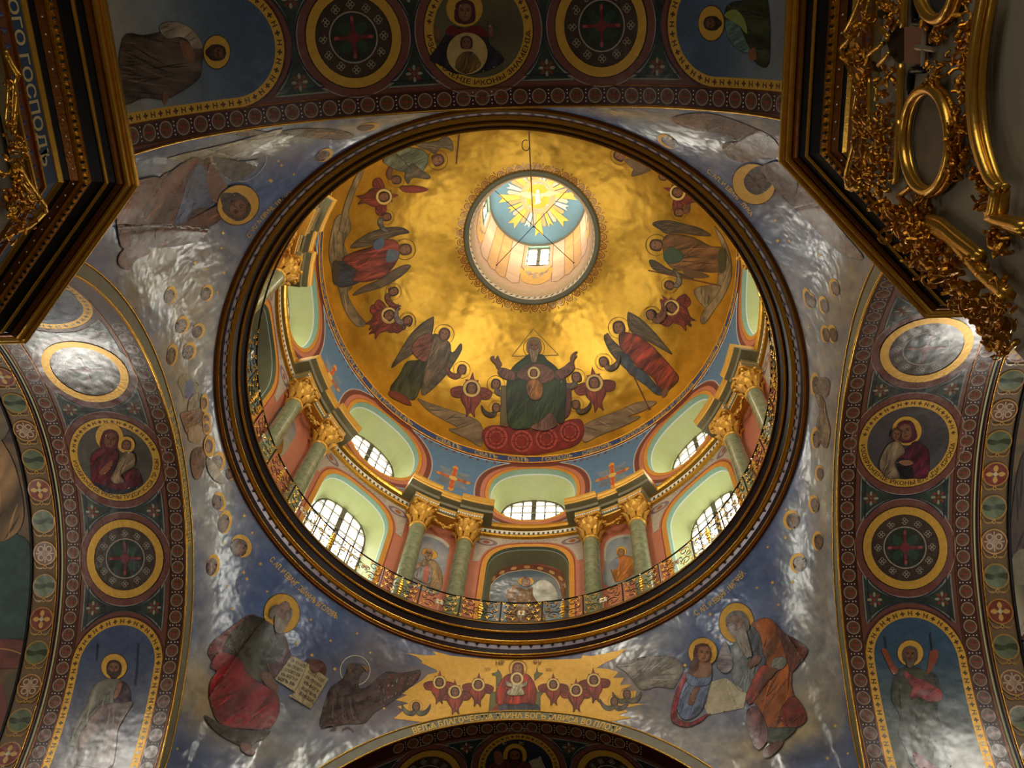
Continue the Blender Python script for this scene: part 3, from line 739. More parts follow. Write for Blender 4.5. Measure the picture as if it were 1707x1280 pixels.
# string course
sc_ = tag(empty('trim_2', (0, 0, 28.7)), 'gold and white key-patterned string course round the drum', 'cornice', kind='structure')
child_lathe('gold_bead', [(RD, 28.7), (6.8, 28.72), (6.78, 28.78), (6.84, 28.82)], M['gold'], sc_, 160, 28.7)
child_lathe('dark_fascia', [(6.84, 28.82), (6.83, 29.1)], mat('dark_olive_fascia', (84, 70, 44), .5), sc_, 160, 28.7)
child_lathe('gold_cornice', [(6.83, 29.1), (6.74, 29.14), (6.7, 29.2), (6.68, 29.28), (6.7, 29.32), (RD, 29.36)], M['gold'], sc_, 160, 28.7)
key = MB(); nk = 288
for i in range(nk):
    a = 2 * PI * i / nk; d = 2 * PI / nk
    for (a0, a1, z0, z1) in ((0, .55, .17, .37), (.55, 1, .30, .37)):
        key.add([Vector(pol(6.815, a + d * a0, z0)), Vector(pol(6.815, a + d * a1, z0)), Vector(pol(6.815, a + d * a1, z1)), Vector(pol(6.815, a + d * a0, z1))], [(0, 1, 2, 3)])
tag(key.build('white_key_pattern', M['white'], sc_), kind='stuff')

# ---- dome
ZD0, RDM = 31.81, 7.41
def dome_pt(th, az, off=0): return Vector(((RDM - off) * math.sin(th) * math.sin(az), (RDM - off) * math.sin(th) * math.cos(az), ZD0 + (RDM - off) * math.cos(th)))
t0, t1 = math.asin(2.47 / RDM), PI / 2 - math.asin((34.52 - ZD0) / RDM)
v = []; f = []; na, nt = 220, 70
for i in range(na):
    for j in range(nt + 1): v.append(dome_pt(t0 + (t1 - t0) * j / nt, 2 * PI * i / na))
for i in range(na):
    for j in range(nt): f.append((i * (nt + 1) + j, i * (nt + 1) + j + 1, ((i + 1) % na) * (nt + 1) + j + 1, ((i + 1) % na) * (nt + 1) + j))
dome = tag(mesh('ceiling', v, f, M['domegold'], None, True), 'gold-leafed dome painted with a ring of angels and an enthroned elder', 'dome', kind='structure')
DOME = PxMap(bvh_of([dome]))

# ---- lantern
lant = tag(empty('wall_lantern', (0, 0, 38.8)), 'small bright lantern tower above the dome opening', 'lantern', kind='structure')
RL = 2.18
lw = lambda prof, nm, mm, n=96, sm=True: MB().lathe([(r, z - 38.8) for r, z in prof], n).build(nm, mm, lant, sm)
lw([(2.52, 38.78), (2.50, 38.70), (2.42, 38.66), (2.34, 38.72), (2.33, 38.8)], 'grey_collar', M['grayring'])
lw([(2.33, 38.8), (2.3, 39.05)], 'pale_collar', M['white'])
bd = MB()
for i in range(64):
    a = 2 * PI * i / 64; d = PI / 64
    bd.add([Vector(pol(2.315, a - d * .6, .06)), Vector(pol(2.315, a + d * .2, .08)), Vector(pol(2.295, a + d * .9, .22)), Vector(pol(2.295, a + d * .2, .2))], [(0, 1, 2, 3)])
tag(bd.build('dark_leaf_row', mat('dark_leaf', (70, 62, 44), .6), lant), kind='stuff')
lw([(2.3, 39.05), (2.24, 39.1), (RL, 39.4)], 'cream_sill', mat('cream_plaster', (212, 186, 150), .55, 0, .06, 3))
LWIN = [(0, 43.1, 46.3)]
lv, lf, _ = tri_poly([(-RL * PI / 4, 39.4), (RL * PI / 4, 39.4), (RL * PI / 4, 46.6), (-RL * PI / 4, 46.6)], .3, [[(-.5, 43.2), (.5, 43.2), (.5, 46.45), (-.5, 46.45)]])
peach = mat('peach_plaster', (206, 176, 140), .55, 0, .08, 4)
for k in range(4):
    mp = CylMap(RL, k * PI / 2); q = mesh('lantern_bay', mp(lv, 0), lf, peach, lant, True); q.location = (0, 0, -38.8)
    o4 = np.array([(-.5, 43.2), (.5, 43.2), (.5, 46.45), (-.5, 46.45)]); A4 = mp(o4, 0); B4 = [Vector(pol(2.3, k * PI / 2 + s / RL * .92, 43.2 + (z - 43.2) * 1)) for s, z in o4]
    q = mesh('window_reveal', A4 + B4, [(i, (i + 1) % 4, 4 + (i + 1) % 4, 4 + i) for i in range(4)], M['teal'], lant); q.location = (0, 0, -38.8)
    glazed('window_%d' % wn, o4 * [.92, 1], 2.3, k * PI / 2, 2, [43.2, 44.3, 45.4, 46.45], 'small square lantern window, %s one of four' % ('far', 'right', 'near', 'left')[k], M['pane_lantern'], s_scale=RL); wn += 1
lw([(RL, 46.6), (2.1, 46.66), (2.1, 46.72)], 'grey_rim', M['grayring'])
lcv = []; lcf = []
for j in range(11):
    r = 2.1 * j / 10
    for i in range(64): lcv.append(pol(r, 2 * PI * i / 64, 46.72 + .35 * (1 - (j / 10) ** 2) - 38.8))
for j in range(10):
    for i in range(64): lcf.append((j * 64 + i, j * 64 + (i + 1) % 64, (j + 1) * 64 + (i + 1) % 64, (j + 1) * 64 + i))
lceil = mesh('lantern_ceiling', lcv, lcf, mat('slate_blue_ceiling', (88, 124, 140), .5, 0, .08, 4), lant, True)

# ---- room shell beyond: floor, end walls with added light panes, lunette windows in the side vaults
tag(mesh('floor', [(-18, -18, 0), (18, -18, 0), (18, 18, 0), (-18, 18, 0)], [(0, 1, 2, 3)], M['floor']), 'plain stone church floor far below', 'floor', kind='structure')
for side in SIDES:
    S = SIDES[side]; w = 18.0; R5 = RA + .25
    out = [(-R5, 0), (R5, 0), (R5, ZS)] + [(R5 * math.cos(t), ZS + R5 * math.sin(t)) for t in np.linspace(.05, PI - .05, 30)] + [(-R5, ZS)]
    wv, wf, _ = tri_poly(out, 2.0)
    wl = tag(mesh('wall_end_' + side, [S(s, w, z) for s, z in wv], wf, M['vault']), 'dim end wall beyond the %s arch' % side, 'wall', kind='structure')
    for sg in (-1, 1):
        tag(mesh('wall_side_%s_%s' % (side, 'a' if sg < 0 else 'b'), [S(sg * R5, W3, 0), S(sg * R5, w, 0), S(sg * R5, w, ZS), S(sg * R5, W3, ZS)], [(0, 1, 2, 3)], M['vault']), 'dim side wall of the %s arm of the church' % side, 'wall', kind='structure')
    if side == 'front': continue
    wz = tag(empty('window_%d' % wn, S(0, w - .06, 4)), 'tall unseen panes added on the %s end wall to light the church' % side, 'window', kind='structure'); wn += 1
    iv = Vector(S(0, w - .06, 4))
    for sx in (-2.6, 0, 2.6): mesh('pane', [Vector(S(sx + a, w - .06, z)) - iv for a, z in ((-.75, 5), (.75, 5), (.75, 12), (-.75, 12))], [(0, 1, 2, 3)], M['pane_fill'], wz)  # glowing panes out of view, added to light the church from below

lun = 0
LUNLAB = {('left', 1): 'half-round lunette window in the left vault, front side', ('left', -1): 'half-round lunette window in the left vault, rear side', ('right', 1): 'half-round lunette window in the right vault, front side', ('right', -1): 'half-round lunette window in the right vault, rear side',
          ('front', 1): 'half-round lunette window in the far vault, right side', ('front', -1): 'half-round lunette window in the far vault, left side', ('back', 1): 'half-round lunette window in the near vault, right side', ('back', -1): 'half-round lunette window in the near vault, left side'}
for side in ('left', 'right'):
    for sg in (-1, 1):
        mp = SofMap(side, RA + .25); r = RA + .25; s0 = sg * r * R_(60); wc = 11.75
        oc = [(s0 + sg * (.95 - 1.9 * 0) * 1.0, wc - 1.15), (s0 + sg * .95, wc + 1.15)] + [(s0 + sg * (.95 - 1.05 - 1.15 * math.sin(t)), wc + 1.15 * math.cos(t)) for t in np.linspace(0, PI, 16)]
        q = np.array(oc); c = q.mean(0); L0 = mp([tuple(c)], 0)[0]
        w_ = tag(empty('window_%d' % wn, L0), LUNLAB[(side, sg)], 'window', kind='structure'); wn += 1
        A = [p - L0 for p in mp(q, .01)]; Bq = [p - L0 for p in mp(c + (q - c) * 1.35, .008)]; n = len(q); I = [p - L0 for p in mp(c + (q - c) * .8, .03)]
        mesh('painted_surround', Bq + A, [(i, (i + 1) % n, n + (i + 1) % n, n + i) for i in range(n)], maroon, w_); mesh('reveal', A + I, [(i, (i + 1) % n, n + (i + 1) % n, n + i) for i in range(n)], M['sage'], w_)
        mesh('pane', I, [range(n)], M['pane_lunette'], w_)
# ================================================================ PIERS
def offset_path(path, d):
    p = [Vector(q) for q in path]; out = []
    for i in range(len(p)):
        n1 = n2 = None
        if i: t = (p[i] - p[i - 1]).normalized(); n1 = Vector((-t.y, t.x))
        if i < len(p) - 1: t = (p[i + 1] - p[i]).normalized(); n2 = Vector((-t.y, t.x))
        if n1 is None: o = n2 * d
        elif n2 is None: o = n1 * d
        else: b = (n1 + n2).normalized(); o = b * (d / b.dot(n1))
        out.append(p[i] + o)
    return out
def sweep(name, path, prof, material, parent, inv=Vector((0, 0, 0))):
    v = []; f = []; n = len(path); m = len(prof); rows = [offset_path(path, d) for d, z in prof]
    for j in range(m):
        for i in range(n): v.append(Vector((rows[j][i].x, rows[j][i].y, prof[j][1])) - inv)
    for j in range(m - 1):
        for i in range(n - 1): f.append((j * n + i, j * n + i + 1, (j + 1) * n + i + 1, (j + 1) * n + i))
    return mesh(name, v, f, material, parent)
def cpt(t, e=0):
    return (.7 - .6 * t - e * .0 + e * .55, 15.0 - .92 * t - e * .83)
def cband(t0, t1, e0=0, bulge=0):
    p = [cpt(t0, -.06), cpt(t0, e0)]
    if bulge: p += [cpt(t0 + (t1 - t0) * k / 5, e0 + bulge * math.sin(PI * k / 5)) for k in range(1, 5)]
    return p + [cpt(t1, e0), cpt(t1, -.06)]
PIERLAB = {(1, -1): ('wall_pier_back_right', 'near pier with the black and gold cornice above the oval-framed icon case'), (-1, -1): ('wall_pier_back_left', 'near pier with a black and gold cornice over a blue lettered frieze'),
           (1, 1): ('wall_pier_front_right', 'far pier below the writing evangelist'), (-1, 1): ('wall_pier_front_left', 'far pier below the evangelist with the book')}
bluefr = mat('dark_blue_frieze', (34, 62, 92), .5, 0, .15, 5); patfr = mat('red_brown_patterned_band', (104, 58, 40), .5, 0, .3, 14); grfr = mat('olive_brown_band', (92, 80, 46), .5, 0, .3, 12)
PIER = {}
for (sx, sy), (nm, lb) in PIERLAB.items():
    base = [(4.9, -11.0), (4.9, -6.76), (6.53, -5.03), (11.0, -5.03)]
    path = [(x * sx, y * -sy) for x, y in base]
    if sx * sy > 0: path = path[::-1]
    pr = tag(empty(nm, (6.5 * sx, 6.7 * sy, 0)), lb, 'pier', kind='structure'); inv = Vector(pr.location); PIER[(sx, sy)] = (pr, path)
    sweep('shaft', path, [(0, 0), (0, 14.2), (-.6, 14.2)], M['pierstone'], pr, inv)
    sweep('cornice_top', path, [cpt(0, 0), (.69, 15.02), (-.75, 15.06)], M['gold_dull'], pr, inv)
    for bn, t0, t1, e, bu, mm in (('gold_cyma', 0, .1, .0, .05, 'gold'), ('gold_cyma', .1, .2, -.01, .05, 'gold'), ('bronze_band', .2, .3, -.03, .02, 'bronze'), ('black_band', .3, .4, -.05, 0, 'black'), ('gold_fillet', .4, .455, -.03, .02, 'gold'),
                                  ('black_band', .455, .62, -.05, 0, 'black'), ('leaf_moulding', .62, .77, -.04, .04, 'gold_dull'), ('bronze_band', .77, .88, -.05, 0, 'bronze'), ('black_band', .88, 1.0, -.06, 0, 'black')):
        sweep(bn, path, cband(t0, t1, e, bu), M[mm], pr, inv)
    sweep('gold_fillet', path, [(0, 14.1), (.13, 14.1), (.14, 14.06), (.1, 14.02), (.0, 14.0)], M['gold'], pr, inv)
    fz = sweep('lettered_frieze', path, [(.08, 14.02), (.08, 13.68)], bluefr if sx < 0 else patfr, pr, inv)
    sweep('gold_fillet', path, [(.0, 13.7), (.11, 13.69), (.11, 13.65), (.0, 13.64)], M['gold_dull'], pr, inv)
    sweep('patterned_band', path, [(.07, 13.65), (.07, 13.42)], patfr, pr, inv)
    sweep('gold_fillet', path, [(.0, 13.44), (.1, 13.43), (.1, 13.39), (.0, 13.38)], M['gold_dull'], pr, inv)
    sweep('olive_band', path, [(.06, 13.4), (.06, 13.1)], grfr, pr, inv)
    # darts on the leaf moulding, dabs on the patterned band
    if sy < 0:
        dd = MB(); db = MB(); wd_ = MB()
        for seg in range(3):
            a = [offset_path(path, d)[seg] for d in (cpt(.695, 0)[0] + .0, .075)]; b = [offset_path(path, d)[seg + 1] for d in (cpt(.695, 0)[0], .075)]
            L_ = (b[0] - a[0]).length; t = (b[0] - a[0]).normalized(); nrm = Vector((-t.y, t.x, 0)); n = int(L_ / .1)
            for i in range(n):
                q = a[0].lerp(b[0], (i + .5) / n); dd.blob(Vector((q.x, q.y, cpt(.69, 0)[1] - .012)) + nrm * .01 - inv, (.022, .022, .045), None, 5)
                if i % 2:
                    q2 = offset_path(path, cpt(.825, 0)[0] - .02)[seg].lerp(offset_path(path, cpt(.825, 0)[0] - .02)[seg + 1], (i + .5) / n); wd_.blob(Vector((q2.x, q2.y, cpt(.825, 0)[1] + .03)) - inv, .014, None, 5)
            n = int(L_ / .17)
            for i in range(n):
                q = a[1].lerp(b[1], (i + .5) / n); db.blob(Vector((q.x, q.y, 13.53)) - inv, (.03, .03, .07), None, 5)
        tag(dd.build('leaf_darts', M['black'], pr), kind='stuff'); tag(db.build('blue_dabs', mat('blue_dab%d' % sx, (40, 52, 96), .5), pr), kind='stuff'); tag(wd_.build('pale_dots', M['white'], pr), kind='stuff')
# inscription on the left frieze (a citizen of heaven reads it walking towards the crossing)
pl_, pth = PIER[(-1, -1)]
class FaceMap:
    """(y, z) on a vertical face x = const"""
    def __init__(s, x, sg): s.x = x; s.sg = sg
    def __call__(s, uv, off): return [Vector((s.x + s.sg * off, q[0], q[1])) for q in uv]
fg = Fig(FaceMap(-4.82, 1), .2, .004)
fg.text('ЧИННОГО ГОСПОДЪ', [-9.6, 13.735, -8.2, 13.735, -6.95, 13.735], .3, (186, 164, 112), None, flip=True)
o = fg.build('frieze_lettering', pl_, material='paint_flat'); o.matrix_parent_inverse = Matrix.Translation(pl_.location).inverted()

# ================================================================ COLUMNS of the drum
def make_column():
    c = empty('green_column')
    MB().box((0, 0, .06), (.66, .66, .12)).lathe([(.33, .12), (.34, .17), (.31, .22), (.28, .25), (.3, .3), (.27, .36), (.255, .4)], 20).build('base', M['gilt'], c)
    MB().lathe([(.255, .4), (.25, 1.6), (.235, 3.0), (.222, 4.4), (.225, 4.42)], 22).build('shaft', M['marble'], c, True)
    MB().lathe([(.222, 4.36), (.26, 4.38), (.27, 4.42), (.26, 4.46), (.23, 4.48)], 20).build('necking', M['gilt'], c, True)
    cap = MB().lathe([(.22, 4.48), (.225, 4.7), (.25, 5.0), (.32, 5.3), (.36, 5.36)], 18).build('capital', M['gilt'], c, True)
    lf = MB()
    for row, (n, z0, h, rr) in enumerate(((8, 4.48, .42, .245), (8, 4.72, .5, .265), (8, 5.0, .34, .3))):
        for i in range(n):
            a = 2 * PI * (i + .5 * (row % 2)) / n; M1 = Matrix.Rotation(-a, 4, 'Z'); w = .085
            pv = []
            for u, out, ww in ((0, 0, .7), (.35, .02, 1), (.7, .05, .9), (.92, .12, .6), (1.0, .18, .25), (.93, .2, .12)):
                for sgn in (-1, 0, 1): pv.append(M1 @ Vector((sgn * w * ww, rr + out + (.025 if sgn == 0 else 0), z0 + h * u)))
            lf.add(pv, [(3 * q + k, 3 * q + k + 1, 3 * q + k + 4, 3 * q + k + 3) for q in range(5) for k in range(2)])
            if row == 2: lf.blob(M1 @ Vector((0, rr + .15, z0 + .28)), .06, None, 6)
    for i in range(4):
        a = PI / 4 + i * PI / 2; p = [Vector((math.sin(a), math.cos(a), 0)) * (.38 + .07 * (1 - t / 9) * math.cos(t * .8)) + Vector((0, 0, 5.24 + .07 * (1 - t / 9) * math.sin(t * .8))) for t in range(9)]
        lf.tube(p, .03, 5)
    tag(lf.build('acanthus_leaves', M['gilt'], cap, False), kind='stuff')
    ab = []
    for i in range(4):
        a = PI / 4 + i * PI / 2
        for da, r in ((-.12, .5), (.12, .5), (.45, .385), (.785, .36), (1.12, .385)): ab.append((r * math.sin(a + da), r * math.cos(a + da)))
    k = len(ab); MB().add([(x, y, 5.36) for x, y in ab] + [(x * 1.04, y * 1.04, 5.48) for x, y in ab], [tuple(range(k)), tuple(range(k, 2 * k))] + [(i, (i + 1) % k, k + (i + 1) % k, k + i) for i in range(k)]).build('abacus', M['gilt'], cap)
    return c
col0 = None; RC = 6.60
names_pair = {0: 'right of the far niche', 1: 'right of the far-right window', 7: 'left of the far niche', 6: 'left of the far-left window', 2: 'right wall', 5: 'left wall'}
COLLAB = {(0, 0): 'green marble column flanking the far niche on its right', (0, 1): 'green marble column between the orange saint and the right-hand window', (1, 0): 'green marble column at the far edge of the right side wall, beyond the window',
          (1, 1): 'green marble column almost hidden by the ring at the right', (7, 1): 'green marble column flanking the far niche on its left', (7, 0): 'green marble column between the mitred saint and the left-hand window',
          (6, 1): 'green marble column just left of the left-hand window', (6, 0): 'green marble column left of the red-robed saint', (5, 1): 'green marble column behind the ring, left side nearer', (2, 0): 'green marble column behind the ring, right side nearer'}
for (k, j), lb in COLLAB.items():
    az = (k + .5) * PI / 4 + R_((-6.25, 6.25)[j]); mw = Matrix.Translation(pol(RC, az, 23.1)) @ Matrix.Rotation(-az, 4, 'Z')
    if col0 is None: col0 = make_column(); col0.matrix_basis = mw; c = col0
    else: c = tree_copy(col0, mw)
    tag(c, lb, 'column', 'paired green columns of the drum')
# entablature blocks over the pairs
def azsweep(prof, a0, a1, n=8):
    m = MB().lathe(prof, n, None, a0, a1); k = len(prof)
    return m.add([pol(r, a0, z) for r, z in prof], [tuple(range(k))]).add([pol(r, a1, z) for r, z in prof], [tuple(range(k))])
ENTLAB = {0: 'gilded entablature block over the column pair right of the far niche', 7: 'gilded entablature block over the column pair left of the far niche', 6: 'gilded entablature block over the columns beside the red-robed saint', 1: 'gilded entablature block over the columns at the right wall',
          5: 'gilded entablature end peeping over the ring at the upper left'}
dkolive = mat('dark_olive_soffit', (112, 104, 74), .5, 0, .15, 6); frz = mat('olive_grey_frieze', (132, 120, 84), .5, 0, .2, 9)
for k, lb in ENTLAB.items():
    az0 = (k + .5) * PI / 4; e = tag(empty('entablature_block', pol(RC, az0, 28.6), -az0), lb, 'entablature', 'entablature blocks over the column pairs', kind='structure')
    iv = Matrix.Translation(e.location) @ Matrix.Rotation(-az0, 4, 'Z'); iv = iv.inverted()
    def put(nm, prof, a0, a1, mm):
        q = azsweep(prof, az0 + a0, az0 + a1); q.v = [iv @ Vector(p) for p in q.v]; return q.build(nm, mm, e)
    h1, h2, hc = R_(12.4), R_(3.6), R_(6.25)
    for a0, a1, d in ((-hc - h2, -hc + h2, -.0), (-hc + h2, hc - h2, .14), (hc - h2, hc + h2, 0)):
        put('architrave', [(RD, 28.6), (6.34 + d, 28.6), (6.34 + d, 28.72), (6.32 + d, 28.73), (6.32 + d, 28.86), (RD, 28.86)], a0, a1, dkolive)
        put('gold_fillet', [(RD, 28.86), (6.3 + d, 28.86), (6.28 + d, 28.92), (RD, 28.92)], a0, a1, M['gilt'])
        put('frieze', [(RD, 28.92), (6.36 + d, 28.92), (6.36 + d, 29.12), (RD, 29.12)], a0, a1, frz)
        put('gold_fillet', [(RD, 28.585), (6.33 + d, 28.585), (6.31 + d, 28.61), (RD, 28.64)], a0, a1, M['gilt'])
        kk = MB(); nn = int((a1 - a0) / R_(.62))
        for i in range(nn):
            b0 = az0 + a0 + (a1 - a0) * i / nn; dd = (a1 - a0) / nn
            for (x0, x1, y0, y1) in ((0, .55, 28.75, 28.85), (.55, 1, 28.815, 28.85)): kk.add([iv @ Vector(pol(6.312 + d, b0 + dd * x, y)) for x, y in ((x0, y0), (x1, y0), (x1, y1), (x0, y1))], [(0, 1, 2, 3)])
        tag(kk.build('white_key_pattern', M['white'], e), kind='stuff')
    for a0, a1, d in ((-h1, -hc + h2 * .9, 0), (-hc + h2 * .9, hc - h2 * .9, .12), (hc - h2 * .9, h1, 0)):
        put('dark_soffit', [(RD, 29.12), (6.3 + d, 29.12), (6.26 + d, 29.2), (6.12 + d, 29.24), (6.12 + d, 29.27), (RD, 29.27)], a0, a1, dkolive)
        put('gold_cornice', [(RD, 29.27), (6.11 + d, 29.27), (6.09 + d, 29.3), (6.09 + d, 29.38), (6.04 + d, 29.43), (6.02 + d, 29.5), (RD, 29.54)], a0, a1, M['gilt'])
    # garland of gilded leaves hanging between the two capitals
    g = MB()
    for i in range(46):
        t = i / 45; a = az0 + R_(-3.2 + 6.4 * t); z = 28.5 - .28 * math.sin(PI * t) - .12 * random.random(); g.blob(iv @ Vector(pol(6.62 - .1 * random.random(), a, z)), (.05, .03, .06), Matrix.Rotation(random.random() * 6, 3, 'Y'), 5)
    tag(g.build('garland', M['gilt'], e), kind='stuff')

# ================================================================ GALLERY RAILING
rail = tag(empty('gallery_railing', (0, 0, 23.1)), 'gilded wrought-iron scroll railing round the gallery', 'railing')
RR = 6.06
MB().tube([pol(RR, 2 * PI * i / 160, .93) for i in range(160)], .022, 6, True).build('hand_rail', M['iron'], rail, True)
MB().tube([pol(RR, 2 * PI * i / 160, .06) for i in range(160)], .018, 5, True).build('bottom_rail', M['iron'], rail, True)
def scroll(cx, cz, r, a0, turns, sg=1, n=16, r1=.25): return [(cx + r * (1 - (1 - r1) * t / n) * math.cos(a0 + sg * turns * 2 * PI * t / n), cz + r * (1 - (1 - r1) * t / n) * math.sin(a0 + sg * turns * 2 * PI * t / n)) for t in range(n + 1)]
NP = 36; PWD = 2 * PI / NP
def bend(p, d=0): return Vector(pol(RR - d, p[0] / RR, p[1]))
hw = PWD * RR / 2
for kind in (0, 1):
    ir = MB(); gd = MB(); sv = MB()
    for sx in (-1, 1):
        ir.tube([bend(q) for q in [(sx * hw * .98, .06), (sx * hw * .98, .93)]], .012, 4)
        for cx, cz, r, a0, t, sg in ((.26, .72, .15, 0, 1.1, 1), (.26, .3, .16, PI, 1.2, -1), (.4, .52, .1, PI / 2, 1, 1), (.12, .52, .1, -PI / 2, .9, -1)):
            ir.tube([bend((sx * q[0], q[1])) for q in scroll(cx, cz, r, a0, t, sg)], .011, 4)
        for cx, cz, s in ((.18, .8, .035), (.36, .76, .03), (.42, .55, .035), (.2, .2, .035), (.38, .3, .03), (.3, .48, .025), (.46, .86, .03), (.46, .14, .03)):
            for dx, dz in ((0, 0), (.03, .025), (-.03, .025), (0, -.04)): gd.blob(bend((sx * (cx + dx), cz + dz), .015), (s * .7, s * .5, s * .7), None, 5)
    if kind == 0:
        for i in range(4):
            a = i * PI / 2 + PI / 4; sv.blob(bend((.07 * math.cos(a), .45 + .07 * math.sin(a)), .02), (.06, .025, .06), None, 6)
        gd.blob(bend((0, .45), .04), .035); sv.tube([bend(q, .02) for q in [(0, .1), (0, .33)]], .01, 4)
    else:
        for z, s in ((.15, .04), (.24, .055), (.36, .075), (.48, .06), (.58, .085), (.7, .06), (.8, .045)): gd.blob(bend((0, z), .01), (s, s * .6, s * .8), None, 6)
        sv.blob(bend((0, .88), .02), .03)
    a_ = empty('panel_source'); protos = (ir.build('scrollwork', M['iron'], a_), tag(gd.build('gilded_leaves', M['gold'], a_), kind='stuff'), sv.build('silver_boss', M['silver'], a_))
    for i in range(kind, NP, 2):
        az = PWD * i
        if 110 < math.degrees(az) % 360 < 250: continue
        pn = empty('railing_panel', (0, 0, 0), -az, rail)
        for q in protos: inst(q.name.split('.')[0], q, pn)
    for q in list(a_.children): bpy.data.objects.remove(q)
    bpy.data.objects.remove(a_)

# ================================================================ TIE RODS and cord in the lantern
for i in range(2):
    a = PI / 4 + i * PI / 2; t = empty('tie_rod', (0, 0, 2.2 + .03 * i), 0, lant); t['label'] = ('thin iron tie rod crossing the lantern from lower left to upper right', 'thin iron tie rod crossing the lantern from upper left to lower right')[i]
    MB().tube([Vector(pol(RL * (1 - 2 * s), a, 0)) for s in (0, .5, 1)], .014, 5).build('rod', M['iron'], t)
    for s in (1, -1): MB().blob(Vector(pol(s * RL, a, 0)), .05).build('anchor', M['iron'], t)
def px_at_z(x, y, z):
    d = FWD + RGT * ((x - W_ / 2) / FPX) + UPV * ((H_ / 2 - y) / FPX); return CAM + d * ((z - CAM.z) / d.z)
cord = tag(empty('hanging_cord', (0, 0, 40.95)), 'dark hanging cord with a hook, running from the tie-rod crossing to the near gallery', 'cord'); c0 = Vector((0, 0, 40.95))
ce = Vector(pol(RR, math.atan2(.66, -6), 23.9)); pts = [c0.lerp(ce, t) + Vector((0, 0, -.25 * math.sin(PI * t))) - c0 for t in np.linspace(0, 1, 24)]
MB().tube(pts, .018, 5).build('cord_line', M['iron'], cord); MB().tube([pts[20] + Vector((.09 * math.cos(t) - .09, .13 * math.sin(t), .03 * math.sin(t))) for t in np.linspace(0, 5.2, 14)], .012, 5).build('hook', M['iron'], cord)
MB().blob(pts[0], (.06, .06, .1)).build('clamp', M['iron'], cord)
# ================================================================ PAINTED ORNAMENT OF THE ARCH SOFFITS
CW = 8.04
class SofImg:
    """image-like plane of a soffit: (X right, Y down as the visitor sees it) -> soffit point"""
    def __init__(s, side): s.m = SofMap(side); s.side = side
    def sc(s, X, Y):
        return {'left': (Y, CW - X), 'right': (Y, CW + X), 'front': (X, CW + Y), 'back': (X, CW - Y)}[s.side]
    def xy(s, a, c):     # arc length a, cross offset c -> (X, Y)
        return {'left': (-c, a), 'right': (c, a), 'front': (a, c), 'back': (a, -c)}[s.side]
    def __call__(s, uv, off): return s.m([s.sc(*q) for q in uv], off)
    def frame(s, a, c, off):
        x, y = s.xy(a, c); e = .01
        p, px_, py_ = s([(x, y), (x + e, y), (x, y + e)], off); X = (px_ - p).normalized(); Y = (p - py_).normalized(); Z = X.cross(Y)
        return Matrix(((X.x, Y.x, Z.x, p.x), (X.y, Y.y, Z.y, p.y), (X.z, Y.z, Z.z, p.z), (0, 0, 0, 1)))
class FlatMap:
    def __call__(s, uv, off): return [Vector((q[0], -q[1], off)) for q in uv]
# one rosette of the maroon borders, shared by every copy
fr = Fig(FlatMap(), .2, .0)
fr.ell(0, 0, .118, .118, 0, (104, 70, 44), n=18, nz=.1); fr.ring(0, 0, .112, .132, (150, 128, 104), n=20)
for i in range(2): fr.line([(-.085 * math.cos(i * PI / 2), -.085 * math.sin(i * PI / 2)), (.085 * math.cos(i * PI / 2), .085 * math.sin(i * PI / 2))], .03, (132, 52, 34), sm=False)
for i in range(4): fr.ell(.05 * math.cos(PI / 4 + i * PI / 2), .05 * math.sin(PI / 4 + i * PI / 2), .022, .022, 0, (70, 66, 46), n=8, nz=0)
ros0 = fr.build('border_rosette', None, material='paint_sof')
# rosettes of the chain bands
def chain_proto(kind):
    q = Fig(FlatMap(), .2, .0)
    if kind == 'green':
        q.ell(0, 0, .235, .235, 0, (104, 116, 84), n=22, nz=.25); q.shape([(-.05, -.22), (.06, -.2), (.03, -.05), (.07, .1), (.03, .21), (-.06, .2), (-.03, .05), (-.07, -.1)], (54, 62, 38), nz=.3, h=.08); q.ring(0, 0, .225, .255, (150, 116, 52), n=24)
    elif kind == 'red':
        q.ell(0, 0, .235, .235, 0, (116, 40, 24), n=22)
        for i in range(4):
            a = i * PI / 2; q.shape([(.04 * math.cos(a), .04 * math.sin(a)), (.12 * math.cos(a) - .05 * math.sin(a), .12 * math.sin(a) + .05 * math.cos(a)), (.19 * math.cos(a), .19 * math.sin(a)), (.12 * math.cos(a) + .05 * math.sin(a), .12 * math.sin(a) - .05 * math.cos(a))], (186, 146, 72), nz=0, h=.1)
        q.ell(0, 0, .045, .045, 0, (176, 168, 130), n=10); q.ring(0, 0, .225, .255, (158, 108, 52), n=24)
    else:
        q.ell(0, 0, .235, .235, 0, (112, 72, 52), n=22)
        for i in range(4): a = PI / 4 + i * PI / 2; q.ring(.125 * math.cos(a), .125 * math.sin(a), .045, .075, (172, 150, 124), n=12); q.line([(0, 0), (.2 * math.cos(i * PI / 2), .2 * math.sin(i * PI / 2))], .025, (176, 152, 120), sm=False)
        q.ell(0, 0, .05, .05, 0, (160, 128, 110), n=10); q.ring(0, 0, .225, .255, (168, 128, 72), n=24)
    q.ring(.29, 0, .02, .045, (162, 122, 58), n=10)
    for sx in (-1, 1):
        for d in (0, .05, .1): q.line([(.3, sx * .03), (.33 - d * .4, sx * (.12 + d * .5)), (.28 - d, sx * (.2 + d * .3))], .016, (150, 112, 52))
    return q.build('chain_rosette', None, material='paint_sof')
CH = {k: chain_proto(k) for k in ('green', 'red', 'white')}
